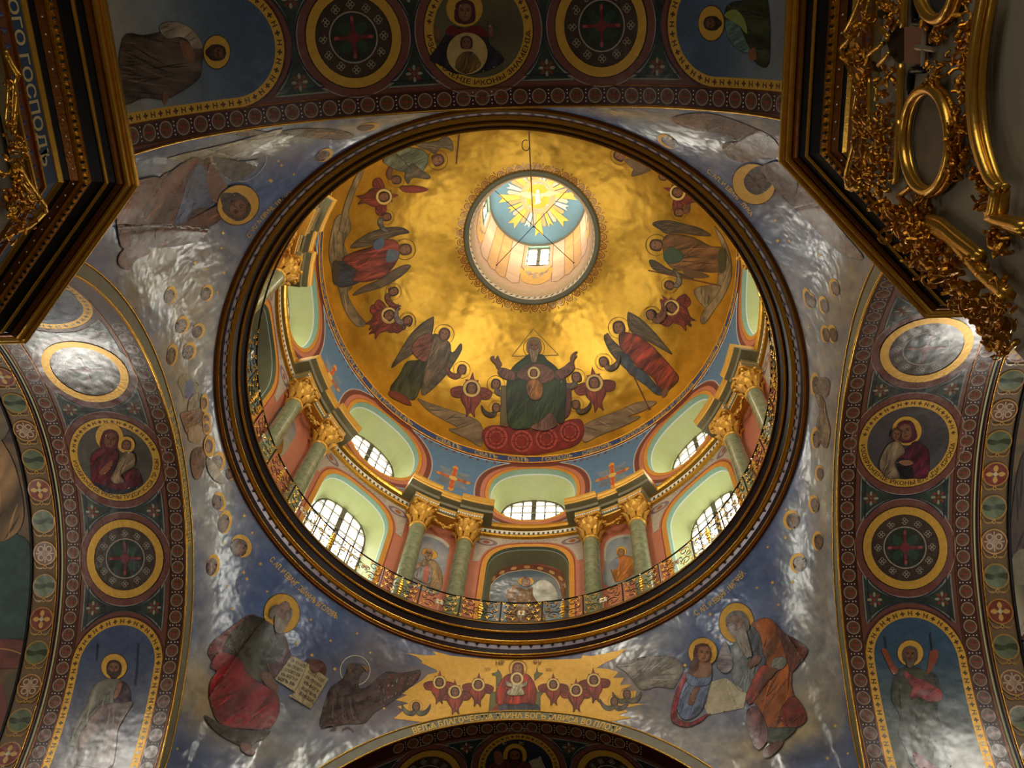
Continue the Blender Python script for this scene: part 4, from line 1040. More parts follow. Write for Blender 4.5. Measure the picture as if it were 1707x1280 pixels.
def teal_spandrel(fg, im, a_lo, r_lo, a_hi, r_hi, sgn):
    cs = np.linspace(-.86, .86, 17)
    lo = [(a_lo + math.sqrt(max(0, r_lo ** 2 - c * c)), c) for c in cs]; hi = [(a_hi - math.sqrt(max(0, r_hi ** 2 - c * c)), c) for c in cs]
    o = [im.xy(sgn * a, c) for a, c in lo + hi[::-1]]
    fg.shape(o, (54, 74, 62), sm=False, nz=.2, edge=.35); fg.line(o, .03, (122, 124, 112), closed=True, sm=False)
    o2 = (np.array(o) - np.mean(o, 0)) * [.9, .9] + np.mean(o, 0); fg.line(o2, .03, (28, 34, 52), closed=True, sm=False)
    am = (lo[1][0] + hi[1][0]) / 2; fg.lay += 1; fg.hold = True
    for c in (-.66, .66):
        x, y = im.xy(sgn * am, c)
        for i in range(8): t = i * PI / 4; fg.ell(x + .1 * math.cos(t), y + .1 * math.sin(t), .05, .028, math.degrees(t), (120, 52, 36) if i % 2 else (150, 140, 110), n=8, nz=0)
        fg.ell(x, y, .04, .04, 0, (120, 60, 46), n=8)
    fg.hold = False
A1 = RA * R_(23.6)
def cross_row(fg, im, pts, size):
    """little crosses and bars along a gold border (pts in image-plane metres)"""
    p = even(pts, size); fg.lay += 1; fg.hold = True
    for i in range(1, len(p) - 1):
        t = p[i + 1] - p[i - 1]; t = t / np.hypot(*t); n = np.array([-t[1], t[0]]); q = p[i]; d = size * .3; c = (74, 46, 16)
        if i % 2: fg.line([q - t * d, q + t * d], size * .2, c, sm=False, raw=True); fg.line([q - n * d, q + n * d], size * .2, c, sm=False, raw=True)
        else:
            for e in (-.22, .22): fg.line([q + t * size * e - n * d, q + t * size * e + n * d], size * .14, c, sm=False, raw=True)
            fg.line([q - t * size * .22 - n * d * .3, q + t * size * .22 + n * d * .3], size * .12, c, sm=False, raw=True)
    fg.hold = False
rng = {'left': (-40, 74), 'right': (-48, 76), 'front': (-33, 33), 'back': (-80, 80)}
RINGTXT = {'left': 'ИЗОБРАЖЕНІЕ ИКОНЫ ТИХВИНСКІѦ ПР. БЦЫ', 'right': 'ИЗОБРАЖЕНІЕ ИКОНЫ ВЛАДИМІРСКІѦ', 'front': None, 'back': 'ИЗОБРАЖЕНІЕ ИКОНЫ ЗНАМЕНІѦ'}
for side in SIDES:
    im = SofImg(side); par = arch[side]; p0, p1 = rng[side]
    for cc in ((-1.13,) if side in ('front', 'back') else (-1.13, 1.13)):
        n = 120; v = []; f = []; n_ = 90
        for i in range(n_ + 1):
            a = RA * PI * (i / n_ - .5)
            v += im([im.xy(a, cc - .165), im.xy(a, cc + .165)], .005)
        b = mesh('maroon_border', v, [(2 * i, 2 * i + 1, 2 * i + 3, 2 * i + 2) for i in range(n_)], mat('dark_maroon_border_%s' % side, (58, 24, 22), .34, 0, .25, 9, .3, 6), par, True)
        for e in (-.165, .165):
            MB().tube([im([im.xy(RA * PI * (i / n_ - .5), cc + e)], .004)[0] for i in range(n_ + 1)], .012, 4).build('brown_line', M['bronze'], b)
        SPC = R_(3.68) * RA; k0, k1 = int(R_(p0) * RA / SPC), int(R_(p1) * RA / SPC)
        for k in range(k0, k1 + 1): inst('rosette', ros0, b, im.frame(k * SPC, cc, .008))
        dt = MB()
        for k in range(k0, k1 + 1):
            for e, d in ((-.1, 0), (.1, 0), (-.04, .0), (.04, .0)): 
                q = im.frame((k + .5) * SPC, cc + e, .007); dt.add([q @ Vector((.014 * math.cos(t), .014 * math.sin(t), 0)) for t in (0, PI / 2, PI, PI * 1.5)], [(0, 1, 2, 3)])
        tag(dt.build('pale_dots', M['white'], b), kind='stuff')
    # medallions
    for j, a in enumerate((0, -A1, A1)):
        if side == 'front' and False: continue
        x, y = im.xy(a, 0); fg = Fig(im, .16, .006)
        r1 = .95 if j == 0 else .83; r0 = .79 if j == 0 else .67
        fg.ring(x, y, r1, r1 + .16, (108, 62, 52)); fg.ring(x, y, r1 + .15, r1 + .17, (150, 132, 120))
        fg.ring(x, y, r1 - .01, r1 + .02, (52, 30, 22))
        if j == 0:
            fg.ell(x, y, r0, r0, 0, {'left': (76, 72, 62), 'right': (66, 62, 64), 'front': (34, 36, 48), 'back': (84, 78, 54)}[side], n=40, nz=.18)
        else:
            fg.ell(x, y, r0, r0, 0, (58, 42, 32), n=36, nz=.15)
            fg.lay += 1; fg.hold = True
            for i in range(12):
                t = 2 * PI * i / 12; cx, cy = x + .53 * math.cos(t), y + .53 * math.sin(t)
                for m_ in range(4): fg.ring(cx + .04 * math.cos(m_ * PI / 2), cy + .04 * math.sin(m_ * PI / 2), .024, .036, (146, 140, 120), n=8)
            fg.hold = False; fg.ring(x, y, .40, .425, (150, 138, 122)); fg.ell(x, y, .40, .4, 0, (34, 40, 32), n=30, nz=.2)
            for i in range(4): t = PI / 4 + i * PI / 2; fg.ell(x + .2 * math.cos(t), y + .2 * math.sin(t), .13, .09, math.degrees(t), (38, 62, 48), n=12)
            for i in range(2): t = i * PI / 2; fg.line([(x - .34 * math.cos(t), y - .34 * math.sin(t)), (x + .34 * math.cos(t), y + .34 * math.sin(t))], .06, (104, 34, 40), sm=False)
            for i in range(4): t = i * PI / 2; fg.ell(x + .3 * math.cos(t), y + .3 * math.sin(t), .05, .03, math.degrees(t), (150, 70, 66), n=10)
            fg.ell(x, y, .1, .1, 0, (112, 40, 44), n=12)
        fg.ring(x, y, r0, r1, (206, 150, 52), gold=True)
        if j == 0 and side != 'front':
            tt = np.radians(np.linspace(178, 2, 24)); rr = (r0 + r1) / 2 - .05
            fg.text(RINGTXT[side], [(x + (rr + .09) * math.cos(t), y + (rr + .09) * math.sin(t)) for t in tt], .115, (66, 40, 14), None)
            cross_row(fg, im, [(x + (rr + .05) * math.cos(t), y - (rr + .05) * math.sin(t)) for t in np.radians(np.linspace(176, 4, 30))], .13)
        elif side == 'front' and j == 0:
            cross_row(fg, im, [(x + .87 * math.cos(t), y - .87 * math.sin(t)) for t in np.radians(np.linspace(200, -20, 40))], .12)
        fg.build('medallion' if j == 0 else 'cross_medallion', par, halo_name='gold_ring')
    # teal spandrels between medallions and panels, then the arched saint panels
    for sgn in (-1, 1):
        fg = Fig(im, .16, .006); teal_spandrel(fg, im, 0, 1.13, A1, 1.01, sgn); fg.build('teal_spandrel', par)
        fg = Fig(im, .16, .006); teal_spandrel(fg, im, A1, 1.01, 4.36, 1.10, sgn); fg.build('teal_spandrel', par)
        def pan(r): return [im.xy(sgn * a, r) for a in np.linspace(8.1, 4.5, 22)] + [im.xy(sgn * (4.36 - r * math.sin(t)), r * math.cos(t)) for t in np.linspace(0, PI, 25)] + [im.xy(sgn * a, -r) for a in np.linspace(4.5, 8.1, 22)]
        fg = Fig(im, .3, .006)
        skyc = {'left': (62, 76, 104), 'right': (44, 74, 98), 'front': (60, 74, 100), 'back': (66, 86, 108)}[side]
        v, f, _ = tri_poly(pan(.80), .3); v = np.array(v); t_ = np.clip((np.array([abs(im.sc(*q)[0]) for q in v]) - 4.2) / 3.0, 0, 1)[:, None]
        low = {'left': (150, 138, 132), 'right': (140, 128, 96), 'front': (140, 130, 110), 'back': (168, 156, 132)}[side]
        cc = np.array(skyc) * (1 - t_) + np.array(low) * t_; cc *= (.85 + .3 * fbm(v[:, 0] * 2.2, v[:, 1] * 2.2, 4))[:, None]; fg._put(v, f, lin(cc))
        a, b = np.array(pan(.80)), np.array(pan(.96)); n = len(a)
        fg.hal = Fig(im, .3, .006); fg.hal.lay = 2; fg.hal._put(np.concatenate([a, b]), [(i, i + 1, n + i + 1, n + i) for i in range(n - 1)], np.tile(lin((206, 160, 60)), (2 * n, 1)))
        fg.lay = 3; cross_row(fg, im, pan(.88), .15); fg.line(pan(.985), .03, (74, 34, 26), sm=False)
        fg.build('saint_panel', par, halo_name='gold_border')
    # chain of rosettes on the outer band
    if side in ('left', 'right'):
        band_ = [c for c in par.children if c.name.startswith('chain_band')][0]
        seq = ['red', 'green', 'white', 'green']; st = R_(7.4) * RA
        off0 = R_(-22.2 if side == 'left' else 7.8) * RA
        for k in range(-12, 18):
            a = off0 + k * st
            if not R_(-50) * RA < a < R_(76) * RA: continue
            q = im.frame(a, 9.79 - CW, .0); q = q @ Matrix.Rotation(-PI / 2, 4, 'Z')
            inst('chain_rosette', CH[seq[k % 4]], band_, q)
        for e, mm, rad in ((9.40, 'sage', .02), (9.46, 'black', .016), (9.53, 'gold_dull', .012), (10.08, 'black', .03)):
            MB().tube([im([im.xy(RA * PI * (i / 90 - .5), e - CW)], .004)[0] for i in range(91)], rad, 4).build('thin_line', M[mm], band_)
for q in (ros0, *CH.values()): bpy.data.objects.remove(q)
SOF = PxMap(bvh_of(arch.values()))
# ================================================================ FRESCOES
SKIN = (156, 104, 70); DKS = (120, 76, 52)
def seraph(fg, x, y, s, up=0, col=(140, 56, 42), head=True, spread=1.0, asp=1.0):
    c = P([x, y], fg.T)[0]; s_ = s / (fg.T[2] if fg.T else 1); a = R_(up); ca, sa = math.cos(a), math.sin(a)
    L = lambda pp: np.array([(c[0] + s_ * (px * ca - py * sa), c[1] + s_ * (px * sa + py * ca)) for px, py in pp])
    dk = tuple(q * .6 for q in col)
    fg.shape(L([(-.9, -.7), (-1.2, -1.5), (-.45, -1.5), (0, -2.9), (.45, -1.5), (1.2, -1.5), (.9, -.7), (0, .2)]), col, sm=False, raw=True, h=2.5, edge=.2)
    for g in (-1, 1):
        fg.shape(L([(g * .7, .2), (g * 1.9, -.3 * spread), (g * 3.4 * spread, .2), (g * 3.5 * spread, 1.0), (g * 2.9, 1.7), (g * 1.4, 1.6)]), col, raw=True, h=2.5, fold=(up + 70, s_ * .8, .12), edge=.25)
        fg.line(L([(g * .8, .6), (g * 1.8, .5), (g * 3.1 * spread, .9)]), s_ * .18, dk, raw=True)
    fg.shape(L([(-1.5, .7), (0, 1.2), (1.5, .7), (1.7, 2.0), (.8, 3.6), (.9, 4.9), (.1, 4.1), (-.6, 5.0), (-.7, 3.6), (-1.7, 2.0)]), col, raw=True, h=2.5, edge=.3, fold=(up, s_ * .9, .12))
    fg.line(L([(0, 1.2), (0, 4.0)]), s_ * .16, dk, raw=True, sm=False)
    if head:
        fg._raw(lambda: (fg.ring(c[0], c[1], s_ * 1.05, s_ * 1.5, (226, 186, 104)), fg.ring(c[0], c[1], s_ * 1.45, s_ * 1.58, (120, 76, 30))))
        fg._raw(lambda: fg.head(c[0], c[1], s_, up))
def cherub(fg, x, y, s, up=0, wing=(120, 96, 92), side=0, halo=1.75):
    """small winged head; side -1/1 puts the wing to one side"""
    c = P([x, y], fg.T)[0]; s_ = s / (fg.T[2] if fg.T else 1); a = R_(up); ca, sa = math.cos(a), math.sin(a)
    L = lambda pp: np.array([(c[0] + s_ * (px * ca - py * sa), c[1] + s_ * (px * sa + py * ca)) for px, py in pp])
    for g in ((-1, 1) if side == 0 else (side,)):
        fg.shape(L([(g * .2, .7), (g * 1.4, 1.1), (g * 2.6, .5), (g * 3.4, -.6), (g * 3.3, .6), (g * 2.4, 1.8), (g * 1.0, 2.2), (0, 1.6)]), wing, raw=True, h=2.5, edge=.25, fold=(up + 30, s_ * .8, .12))
    if halo: fg._raw(lambda: fg.ring(c[0], c[1], s_ * halo * .95, s_ * halo, (130, 92, 34)))
    fg._raw(lambda: fg.head(c[0], c[1], s_, up))
def tiny(fg, x, y, rx, ry, ang=0, face=(140, 96, 70), gap=.72, dx=0, dy=0):
    """cherub head in the clouds: gilt nimbus with a dark curly head, foreshortened by the vault"""
    fg.ring(x, y, rx * .6, rx, (206, 150, 58), ang, ry / rx, n=22, gold=True)
    fg.ell(x + dx, y + dy, rx * gap, ry * gap, ang, tuple(q * .55 for q in face), n=16, h=4); fg.ell(x + dx + 1, y + dy + ry * .1, rx * gap * .62, ry * gap * .62, ang, face, n=14, h=4, edge=.25)
    sc = 1 / fg.T[2] if fg.T else 1; 
    fg.line([(x + dx - rx * .22, y + dy), (x + dx - rx * .02, y + dy)], max(1.0, rx * .12) * sc, (66, 40, 28), sm=False); fg.line([(x + dx + rx * .14, y + dy), (x + dx + rx * .34, y + dy)], max(1.0, rx * .12) * sc, (66, 40, 28), sm=False)

# ---------------- dome: the elder on the throne
Z = (620, 500, 3.283)
f = Fig(DOME, 2.4, .006, Z)
cl = (138, 112, 84)
f.shape('600 690 540 640 420 600 300 560 250 540 300 600 380 650 470 700 420 710 520 760 600 800', cl, fold=(75, 30, .12)); f.shape('1150 700 1230 650 1340 610 1460 560 1560 560 1480 610 1400 640 1470 640 1380 690 1250 740 1160 780', cl, fold=(105, 30, .12))
f.build('painted_clouds', dome, 'lilac grey painted clouds at the elder\'s feet')
f = Fig(DOME, 2.4, .010, Z)
f.line('765 308 883 158 1022 302', 1.6, (150, 116, 44), closed=True, sm=False)
f._raw(lambda: f.ring(*P('887 262', Z)[0], 17, 18, (120, 84, 30)))
rc = (128, 34, 30)
f.shape('600 740 640 690 760 690 880 710 1000 690 1080 655 1150 660 1160 740 1110 800 1000 830 880 850 740 840 640 820', rc, nz=.22, edge=.2)
for cx, cy, w in ((680, 755, 62), (820, 775, 60), (955, 762, 60), (1085, 725, 55)):
    for q in (1.0, .62): f.ring(cx, cy, w * q * .82, w * q, (176, 74, 62), n=26)
    for t in range(8): a = t * PI / 4; f.line([(cx + w * .5 * math.cos(a), cy + w * .5 * math.sin(a)), (cx + w * .95 * math.cos(a), cy + w * .95 * math.sin(a))], 1.3, (92, 22, 24), sm=False)
f.shape('705 470 745 470 740 700 700 690', (110, 92, 58), sm=False, edge=.2); f.shape('1070 460 1095 520 1085 620 1050 640', (96, 46, 40), edge=.2)
G = (44, 62, 34)
f.shape('740 440 770 420 830 430 900 470 960 440 1000 420 1060 430 1060 600 1040 680 960 640 900 690 820 710 750 690 735 560', G, fold=(20, 26, .2), edge=.3)
f.shape('870 700 930 660 975 620 1000 640 1010 690 940 720', (122, 82, 70), fold=(0, 14, .15))
f.shape('830 320 770 370 740 440 780 450 840 420 900 440 960 420 1010 440 1040 420 1010 370 960 330 930 300 860 300', G, fold=(60, 24, .16), edge=.25)
f.shape('840 360 890 350 950 360 1000 400 990 440 930 460 880 450 830 440 790 410', (112, 74, 62), fold=(50, 16, .15))
f.shape('780 400 740 380 700 375 690 400 720 430 780 440', (118, 78, 66), fold=(30, 14, .15)); f.shape('1000 400 1050 370 1090 340 1110 370 1080 410 1020 440', (118, 78, 66), fold=(-30, 14, .15))
f.shape('690 380 672 352 652 330 650 312 668 308 672 326 688 306 700 330 712 358', DKS, edge=.2); f.shape('1088 345 1086 318 1098 296 1118 282 1126 286 1112 302 1124 306 1108 330 1104 356', DKS, edge=.2)
f.head(887, 255, 42, 0, (140, 96, 66), (120, 104, 78), beard=(150, 126, 96, 2.0), bald=False)
f.ring(886, 402, 22, 34, (224, 190, 112), n=30); f.head(886, 404, 22, 0, SKIN, (70, 42, 26))
f.shape('845 470 870 440 905 440 935 470 930 530 905 552 870 545 850 510', (160, 102, 44), fold=(10, 12, .2), edge=.2)
f.build('painted_elder', dome, 'bearded elder enthroned in a green mantle, arms raised, under a triangle')
# left and right angels of the front
f = Fig(DOME, 2.4, .008, Z)
WG = (104, 86, 62)
f.shape('338 98 318 100 270 130 210 190 160 270 105 370 160 335 230 290 300 240 330 180', WG, fold=(60, 14, .12), edge=.25); f.shape('485 238 490 275 450 345 390 430 290 520 270 490 300 380 400 262 442 288', WG, fold=(120, 14, .12), edge=.25)
f.shape('250 330 190 340 150 410 100 480 118 520 200 545 238 540 272 470 310 400 330 300', (66, 66, 38), fold=(20, 16, .22), edge=.25)
f.shape('330 190 400 215 430 250 420 330 370 400 300 480 280 440 300 330', (112, 92, 70), fold=(30, 15, .2), edge=.2); f.shape('250 205 310 185 335 210 320 270 295 335 250 320 215 270', (128, 74, 56), fold=(60, 12, .2))
f.shape('92 500 150 510 200 545 215 580 165 565 100 530', (134, 56, 38), edge=.2); f.line('318 150 328 190 300 260', 1.6, (96, 60, 40))
f.head(395, 188, 33, 14, SKIN, (76, 44, 28), ring=1.7); f.build('painted_angel', dome, 'angel in a green skirt with folded grey wings, left of the elder')
f = Fig(DOME, 2.4, .008, Z)
f.shape('1400 75 1420 72 1480 110 1540 170 1600 240 1645 298 1590 270 1520 230 1450 200 1405 150', WG, fold=(120, 14, .12), edge=.25); f.shape('1270 210 1285 190 1340 240 1400 300 1400 380 1350 340 1300 280', WG, fold=(60, 14, .12), edge=.25)
f.shape('1360 180 1440 190 1520 240 1580 300 1650 380 1680 430 1640 480 1590 510 1540 430 1470 380 1420 330 1360 260', (146, 58, 42), fold=(40, 18, .22), edge=.25)
f.shape('1340 290 1400 300 1440 360 1500 400 1560 470 1600 510 1560 520 1500 470 1430 420 1400 390', (66, 76, 84), fold=(40, 14, .2)); f.line('1410 370 1440 430 1520 600', 2.2, (100, 56, 34), sm=False); f.line('1512 585 1522 600', 4, (90, 50, 34), sm=False)
f.shape('1590 500 1620 480 1615 520 1590 535', DKS); f.shape('1290 180 1315 215 1300 225 1282 195', DKS)
f.head(1352, 152, 35, -10, SKIN, (62, 36, 24), ring=1.7); f.build('painted_angel', dome, 'angel in a red mantle holding a staff, right of the elder')
# cherubim and seraphim of the front arc
f = Fig(DOME, 2.4, .007, Z)
for x, y, s, u, w, sd in ((195, 120, 27, 20, (118, 104, 104), -1), (492, 382, 27, 12, (140, 72, 52), -1), (678, 462, 28, 8, (112, 96, 88), 1), (680, 592, 24, 0, (84, 64, 46), -1), (1120, 425, 28, -6, (110, 92, 84), -1), (1118, 575, 24, 0, (84, 64, 46), 1), (1270, 340, 27, -14, (130, 98, 74), 1), (1530, 82, 27, -20, (140, 84, 60), 1)): cherub(f, x, y, s, u, w, sd)
f.build('painted_cherubim', dome, 'small winged heads flying beside the elder')
for x, y, s, u, lb in ((545, 485, 32, 4, 'red seraph beneath the left of the throne'), (1218, 455, 32, -8, 'red seraph beneath the right of the throne')):
    f = Fig(DOME, 2.4, .008, Z); seraph(f, x, y, s, u); f.build('painted_seraph', dome, lb)
for x, y, s, u, lb, zz in ((92, 85, 30, 40, 'red seraph between the two left angels', Z), (1640, 40, 30, -38, 'red seraph between the two right angels', Z)):
    f = Fig(DOME, 2.4, .008, zz); seraph(f, x, y, s, u); f.build('painted_seraph', dome, lb)
# left side angels
Z = (340, 180, 3.556); f = Fig(DOME, 2.4, .008, Z)
f.shape('870 830 900 790 980 740 1080 710 1170 708 1218 738 1160 750 1100 770 1040 800 960 820', (108, 88, 62), fold=(80, 14, .12), edge=.25); f.shape('1225 935 1190 930 1120 960 1030 1020 940 1060 880 1110 960 1090 1060 1060 1150 1010 1200 970', (108, 88, 62), fold=(100, 14, .12), edge=.25)
f.shape('780 915 880 920 960 960 950 1010 880 1050 800 1060 765 1000', (56, 62, 72), fold=(90, 18, .22), edge=.25)
f.shape('820 890 900 850 1000 820 1080 780 1140 790 1160 850 1130 930 1060 1000 960 1030 880 1020 900 960 840 920', (146, 66, 50), fold=(75, 22, .2), edge=.25)
f.shape('1010 790 1050 770 1070 800 1040 840 1005 830', (84, 96, 112)); f.shape('1090 840 1150 850 1140 900 1080 910', (92, 104, 116)); f.shape('760 920 790 910 790 1040 765 1030', (66, 54, 40))
f.head(1192, 838, 36, 82, SKIN, (84, 54, 34), ring=1.75); f.build('painted_angel', dome, 'angel in red over blue lying sideways on the left of the dome')
f = Fig(DOME, 2.4, .008, Z)
f.shape('1120 260 1210 235 1300 250 1330 300 1300 370 1240 380 1180 360 1130 310', (106, 110, 84), fold=(70, 20, .2), edge=.2); f.shape('1250 215 1380 195 1430 165 1470 200 1475 255 1440 240 1400 235 1370 270 1330 250', (118, 100, 72), fold=(90, 14, .12), edge=.2)
f.shape('1230 330 1290 370 1340 405 1320 420 1240 410 1210 450 1190 400', (112, 96, 70), fold=(60, 12, .12), edge=.2); f.shape('1060 310 1120 260 1190 320 1230 380 1150 370 1090 340', (100, 100, 78), fold=(40, 16, .16))
f.head(1385, 308, 36, 70, SKIN, (80, 46, 28), ring=1.7); f.line('1512 150 1495 330', 2.2, (92, 56, 30), sm=False); f.build('painted_angel', dome, 'pale-robed angel at the upper left of the dome, cut off by the ring')
for x, y, s, u, lb in ((1065, 525, 32, 84, 'red seraph below the upper left angel'), (1095, 1225, 30, 62, 'red seraph beside the left sideways angel')):
    f = Fig(DOME, 2.4, .008, Z); seraph(f, x, y, s, u); f.build('painted_seraph', dome, lb)
f = Fig(DOME, 2.4, .007, Z)
for x, y, s, u, w, sd in ((1140, 425, 28, 92, (136, 84, 62), -1), (1082, 645, 26, 82, (122, 112, 100), 1), (1122, 1088, 28, 72, (142, 72, 56), 1), (1205, 1258, 28, 50, (118, 104, 100), -1)): cherub(f, x, y, s, u, w, sd)
f.shape('1165 465 1250 460 1330 480 1270 500 1180 495', (146, 60, 42), edge=.2); f.build('painted_cherubim', dome, 'small winged heads in the left part of the dome')
f = Fig(DOME, 2.4, .006, Z)
for s_ in ('760 720 790 640 850 640 870 720 830 800 860 900 880 1050 850 1100 900 1200 960 1280 900 1290 830 1190 800 1080 770 1000 740 860', '920 370 870 470 830 580 800 720 830 720 860 600 900 480 945 380'): f.shape(s_, (140, 118, 84), fold=(0, 30, .14), nz=.2)
f.build('painted_clouds', dome, 'grey painted cloud along the left foot of the dome')
# right side angels
Z = (960, 180, 3.556); f = Fig(DOME, 2.4, .008, Z)
f.shape('455 690 480 672 560 668 650 690 730 710 800 755 720 755 620 740 540 745 500 720', (98, 78, 52), fold=(80, 14, .12), edge=.25); f.shape('435 905 470 905 540 950 620 980 700 1010 640 1010 540 985 460 955', (98, 78, 52), fold=(100, 14, .12), edge=.25)
f.shape('520 770 600 750 700 770 800 820 880 830 890 900 880 960 800 975 700 960 600 960 530 900', (122, 82, 46), fold=(80, 26, .2), edge=.25)
f.shape('530 840 590 830 640 870 620 910 550 920 520 890', (66, 84, 62), edge=.2); f.shape('640 940 740 970 790 1000 730 1010 650 990', (104, 72, 44)); f.shape('850 840 890 850 890 960 850 965', (66, 66, 40))
f.line('430 962 865 1055', 2.2, (110, 56, 34), sm=False)
f.head(478, 812, 37, -84, SKIN, (66, 38, 26), ring=1.75); f.build('painted_angel', dome, 'brown-robed angel with a long staff lying sideways on the right of the dome')
f = Fig(DOME, 2.4, .008, Z); f.shape('330 405 350 350 400 320 450 360 400 390', (106, 84, 56), edge=.2); f.shape('290 300 370 310 420 350 380 380 310 340', (118, 92, 66)); f.head(262, 280, 36, -60, SKIN, (70, 40, 26), ring=1.6); f.head(520, 405, 26, -80, SKIN, (70, 40, 26)); f.build('painted_angel', dome, 'angel head and wing at the upper right of the dome, cut off by the ring')
for x, y, s, u, lb in ((605, 500, 32, -72, 'red seraph at the upper right edge of the dome'), (570, 1185, 32, -52, 'red seraph beside the right sideways angel')):
    f = Fig(DOME, 2.4, .008, Z); seraph(f, x, y, s, u); f.build('painted_seraph', dome, lb)
f = Fig(DOME, 2.4, .007, Z)
for x, y, s, u, w, sd in ((612, 618, 28, -80, (140, 84, 62), 1), (555, 1050, 28, -68, (126, 112, 96), 1), (452, 1222, 28, -50, (134, 74, 54), 1)): cherub(f, x, y, s, u, w, sd)
f.build('painted_cherubim', dome, 'small winged heads in the right part of the dome')
f = Fig(DOME, 2.4, .006, Z)
for s_ in ('820 700 880 780 920 900 920 1010 880 1110 820 1200 760 1280 740 1240 800 1130 840 1030 850 960 890 900 860 800', '700 1080 800 1050 860 1060 800 1150 760 1180'): f.shape(s_, (136, 112, 78), fold=(0, 30, .14), nz=.2)
f.build('painted_clouds', dome, 'grey painted cloud along the right foot of the dome')
# scroll border round the lantern opening and letters of the frieze
class DomePolar:
    def __call__(s, uv, off): return [dome_pt(math.asin(2.47 / RDM) + q[1] / RDM, q[0] / 2.6, off) for q in uv]
sb = Fig(DomePolar(), .1, .006); NS = 48; sb.hold = True; sb.lay = 1
for i in range(NS):
    c = 2 * PI * 2.6 * i / NS; w = 2 * PI * 2.6 / NS
    sb.ring(c, .17, .055, .085, (120, 46, 22), n=12); sb.ell(c, .17, .025, .025, 0, (120, 46, 22), n=8, nz=0)
    sb.line([(c - w / 2, .06), (c - w * .2, .28), (c + w * .2, .30), (c + w / 2, .12)], .03, (120, 46, 22)); sb.line([(c - w / 2, .28), (c - w * .4, .36), (c - w / 2, .4)], .025, (120, 46, 22))
sb.build('scroll_border', dome, 'brown painted scroll border round the lantern opening')
ft = Fig(CylMap(RD - .03), .2, .006); ft.hold = True
for txt, a0, a1 in (('СЕРАФИМЫ И ХЕРУВИМЫ', -98, -58), ('ВЕЛИЧЕМЪ', -54, -38), ('СВѦТЪ', -30, -22), ('СВѦТЪ', -18, -11), ('СВѦТЪ', -8, -2), ('ГОСПОДЬ', 2, 11), ('САВАОѲЪ', 14, 23), ('ИСПОЛНЬ', 26, 35), ('НЕБО И ЗЕМЛѦ', 37, 53), ('СЛАВЫ ТВОЕѦ', 57, 72), ('ОСАННА', 76, 86)):
    ft.text(txt, [(RD * R_(a0), 34.13), (RD * R_((a0 + a1) / 2), 34.13), (RD * R_(a1), 34.13)], .44, (186, 160, 100), None, flip=True)
ft.build('frieze_lettering', drum, 'tan letters on the blue frieze')

# ---------------- lantern: dove in glory, rays, striped wall
LB = PxMap(bvh_of([lceil])); LB.bvh = BVHTree.FromPolygons([q + Vector((0, 0, 38.8)) for q in (v_.co for v_ in lceil.data.vertices)], [tuple(p.vertices) for p in lceil.data.polygons])
class LanCeil:
    def __call__(s, uv, off): return [Vector((q[0], q[1], 46.72 + .35 * (1 - min(1, math.hypot(*q) / 2.1) ** 2) - off - 38.8)) for q in uv]
f = Fig(LanCeil(), .25, .01)
for i in range(16):
    a = 2 * PI * i / 16; L_ = 1.75 if i % 2 == 0 else 1.45; w = .15 if i % 2 == 0 else .09; ca, sa = math.sin(a), math.cos(a); col = (220, 176, 84) if i % 4 != 3 else (210, 202, 186)
    q = [(.6, -w * .5), (L_ * .8, -w), (L_, -w * 1.25), (L_ * .9, 0), (L_, w * 1.25), (L_ * .8, w), (.6, w * .5)]
    f.shape([(u * ca + t * sa, u * sa - t * ca) for u, t in q], col, sm=False)
    a2 = a + PI / 16; ca, sa = math.sin(a2), math.cos(a2); f.shape([(u * ca + t * sa, u * sa - t * ca) for u, t in [(.6, -.05), (1.3, -.09), (1.38, 0), (1.3, .09), (.6, .05)]], (196, 176, 150) if i % 2 else (206, 160, 110), sm=False)
f.ell(0, 0, .78, .78, 0, (206, 164, 116), n=36); f.ring(0, 0, .54, .62, (196, 192, 186)); f.ring(0, 0, .6, .64, (140, 150, 156)); f.ell(0, 0, .54, .54, 0, (216, 164, 66), n=32)
for g in (-1, 1): f.shape([(g * .08, .05), (g * .3, .2), (g * .6, .22), (g * 1.0, .12), (g * .7, .05), (g * .4, -.08), (g * .12, -.12)], (220, 196, 150))
f.shape([(-.09, .1), (0, .26), (.09, .1), (.1, -.15), (.16, -.38), (0, -.32), (-.16, -.38), (-.1, -.15)], (232, 218, 184)); f.ell(0, .22, .07, .08, 0, (236, 224, 196), n=12); f.v = [(-p[0], -p[1], p[2]) for p in f.v]
f.build('painted_dove', lant, 'white dove in a golden glory of rays on the lantern ceiling')
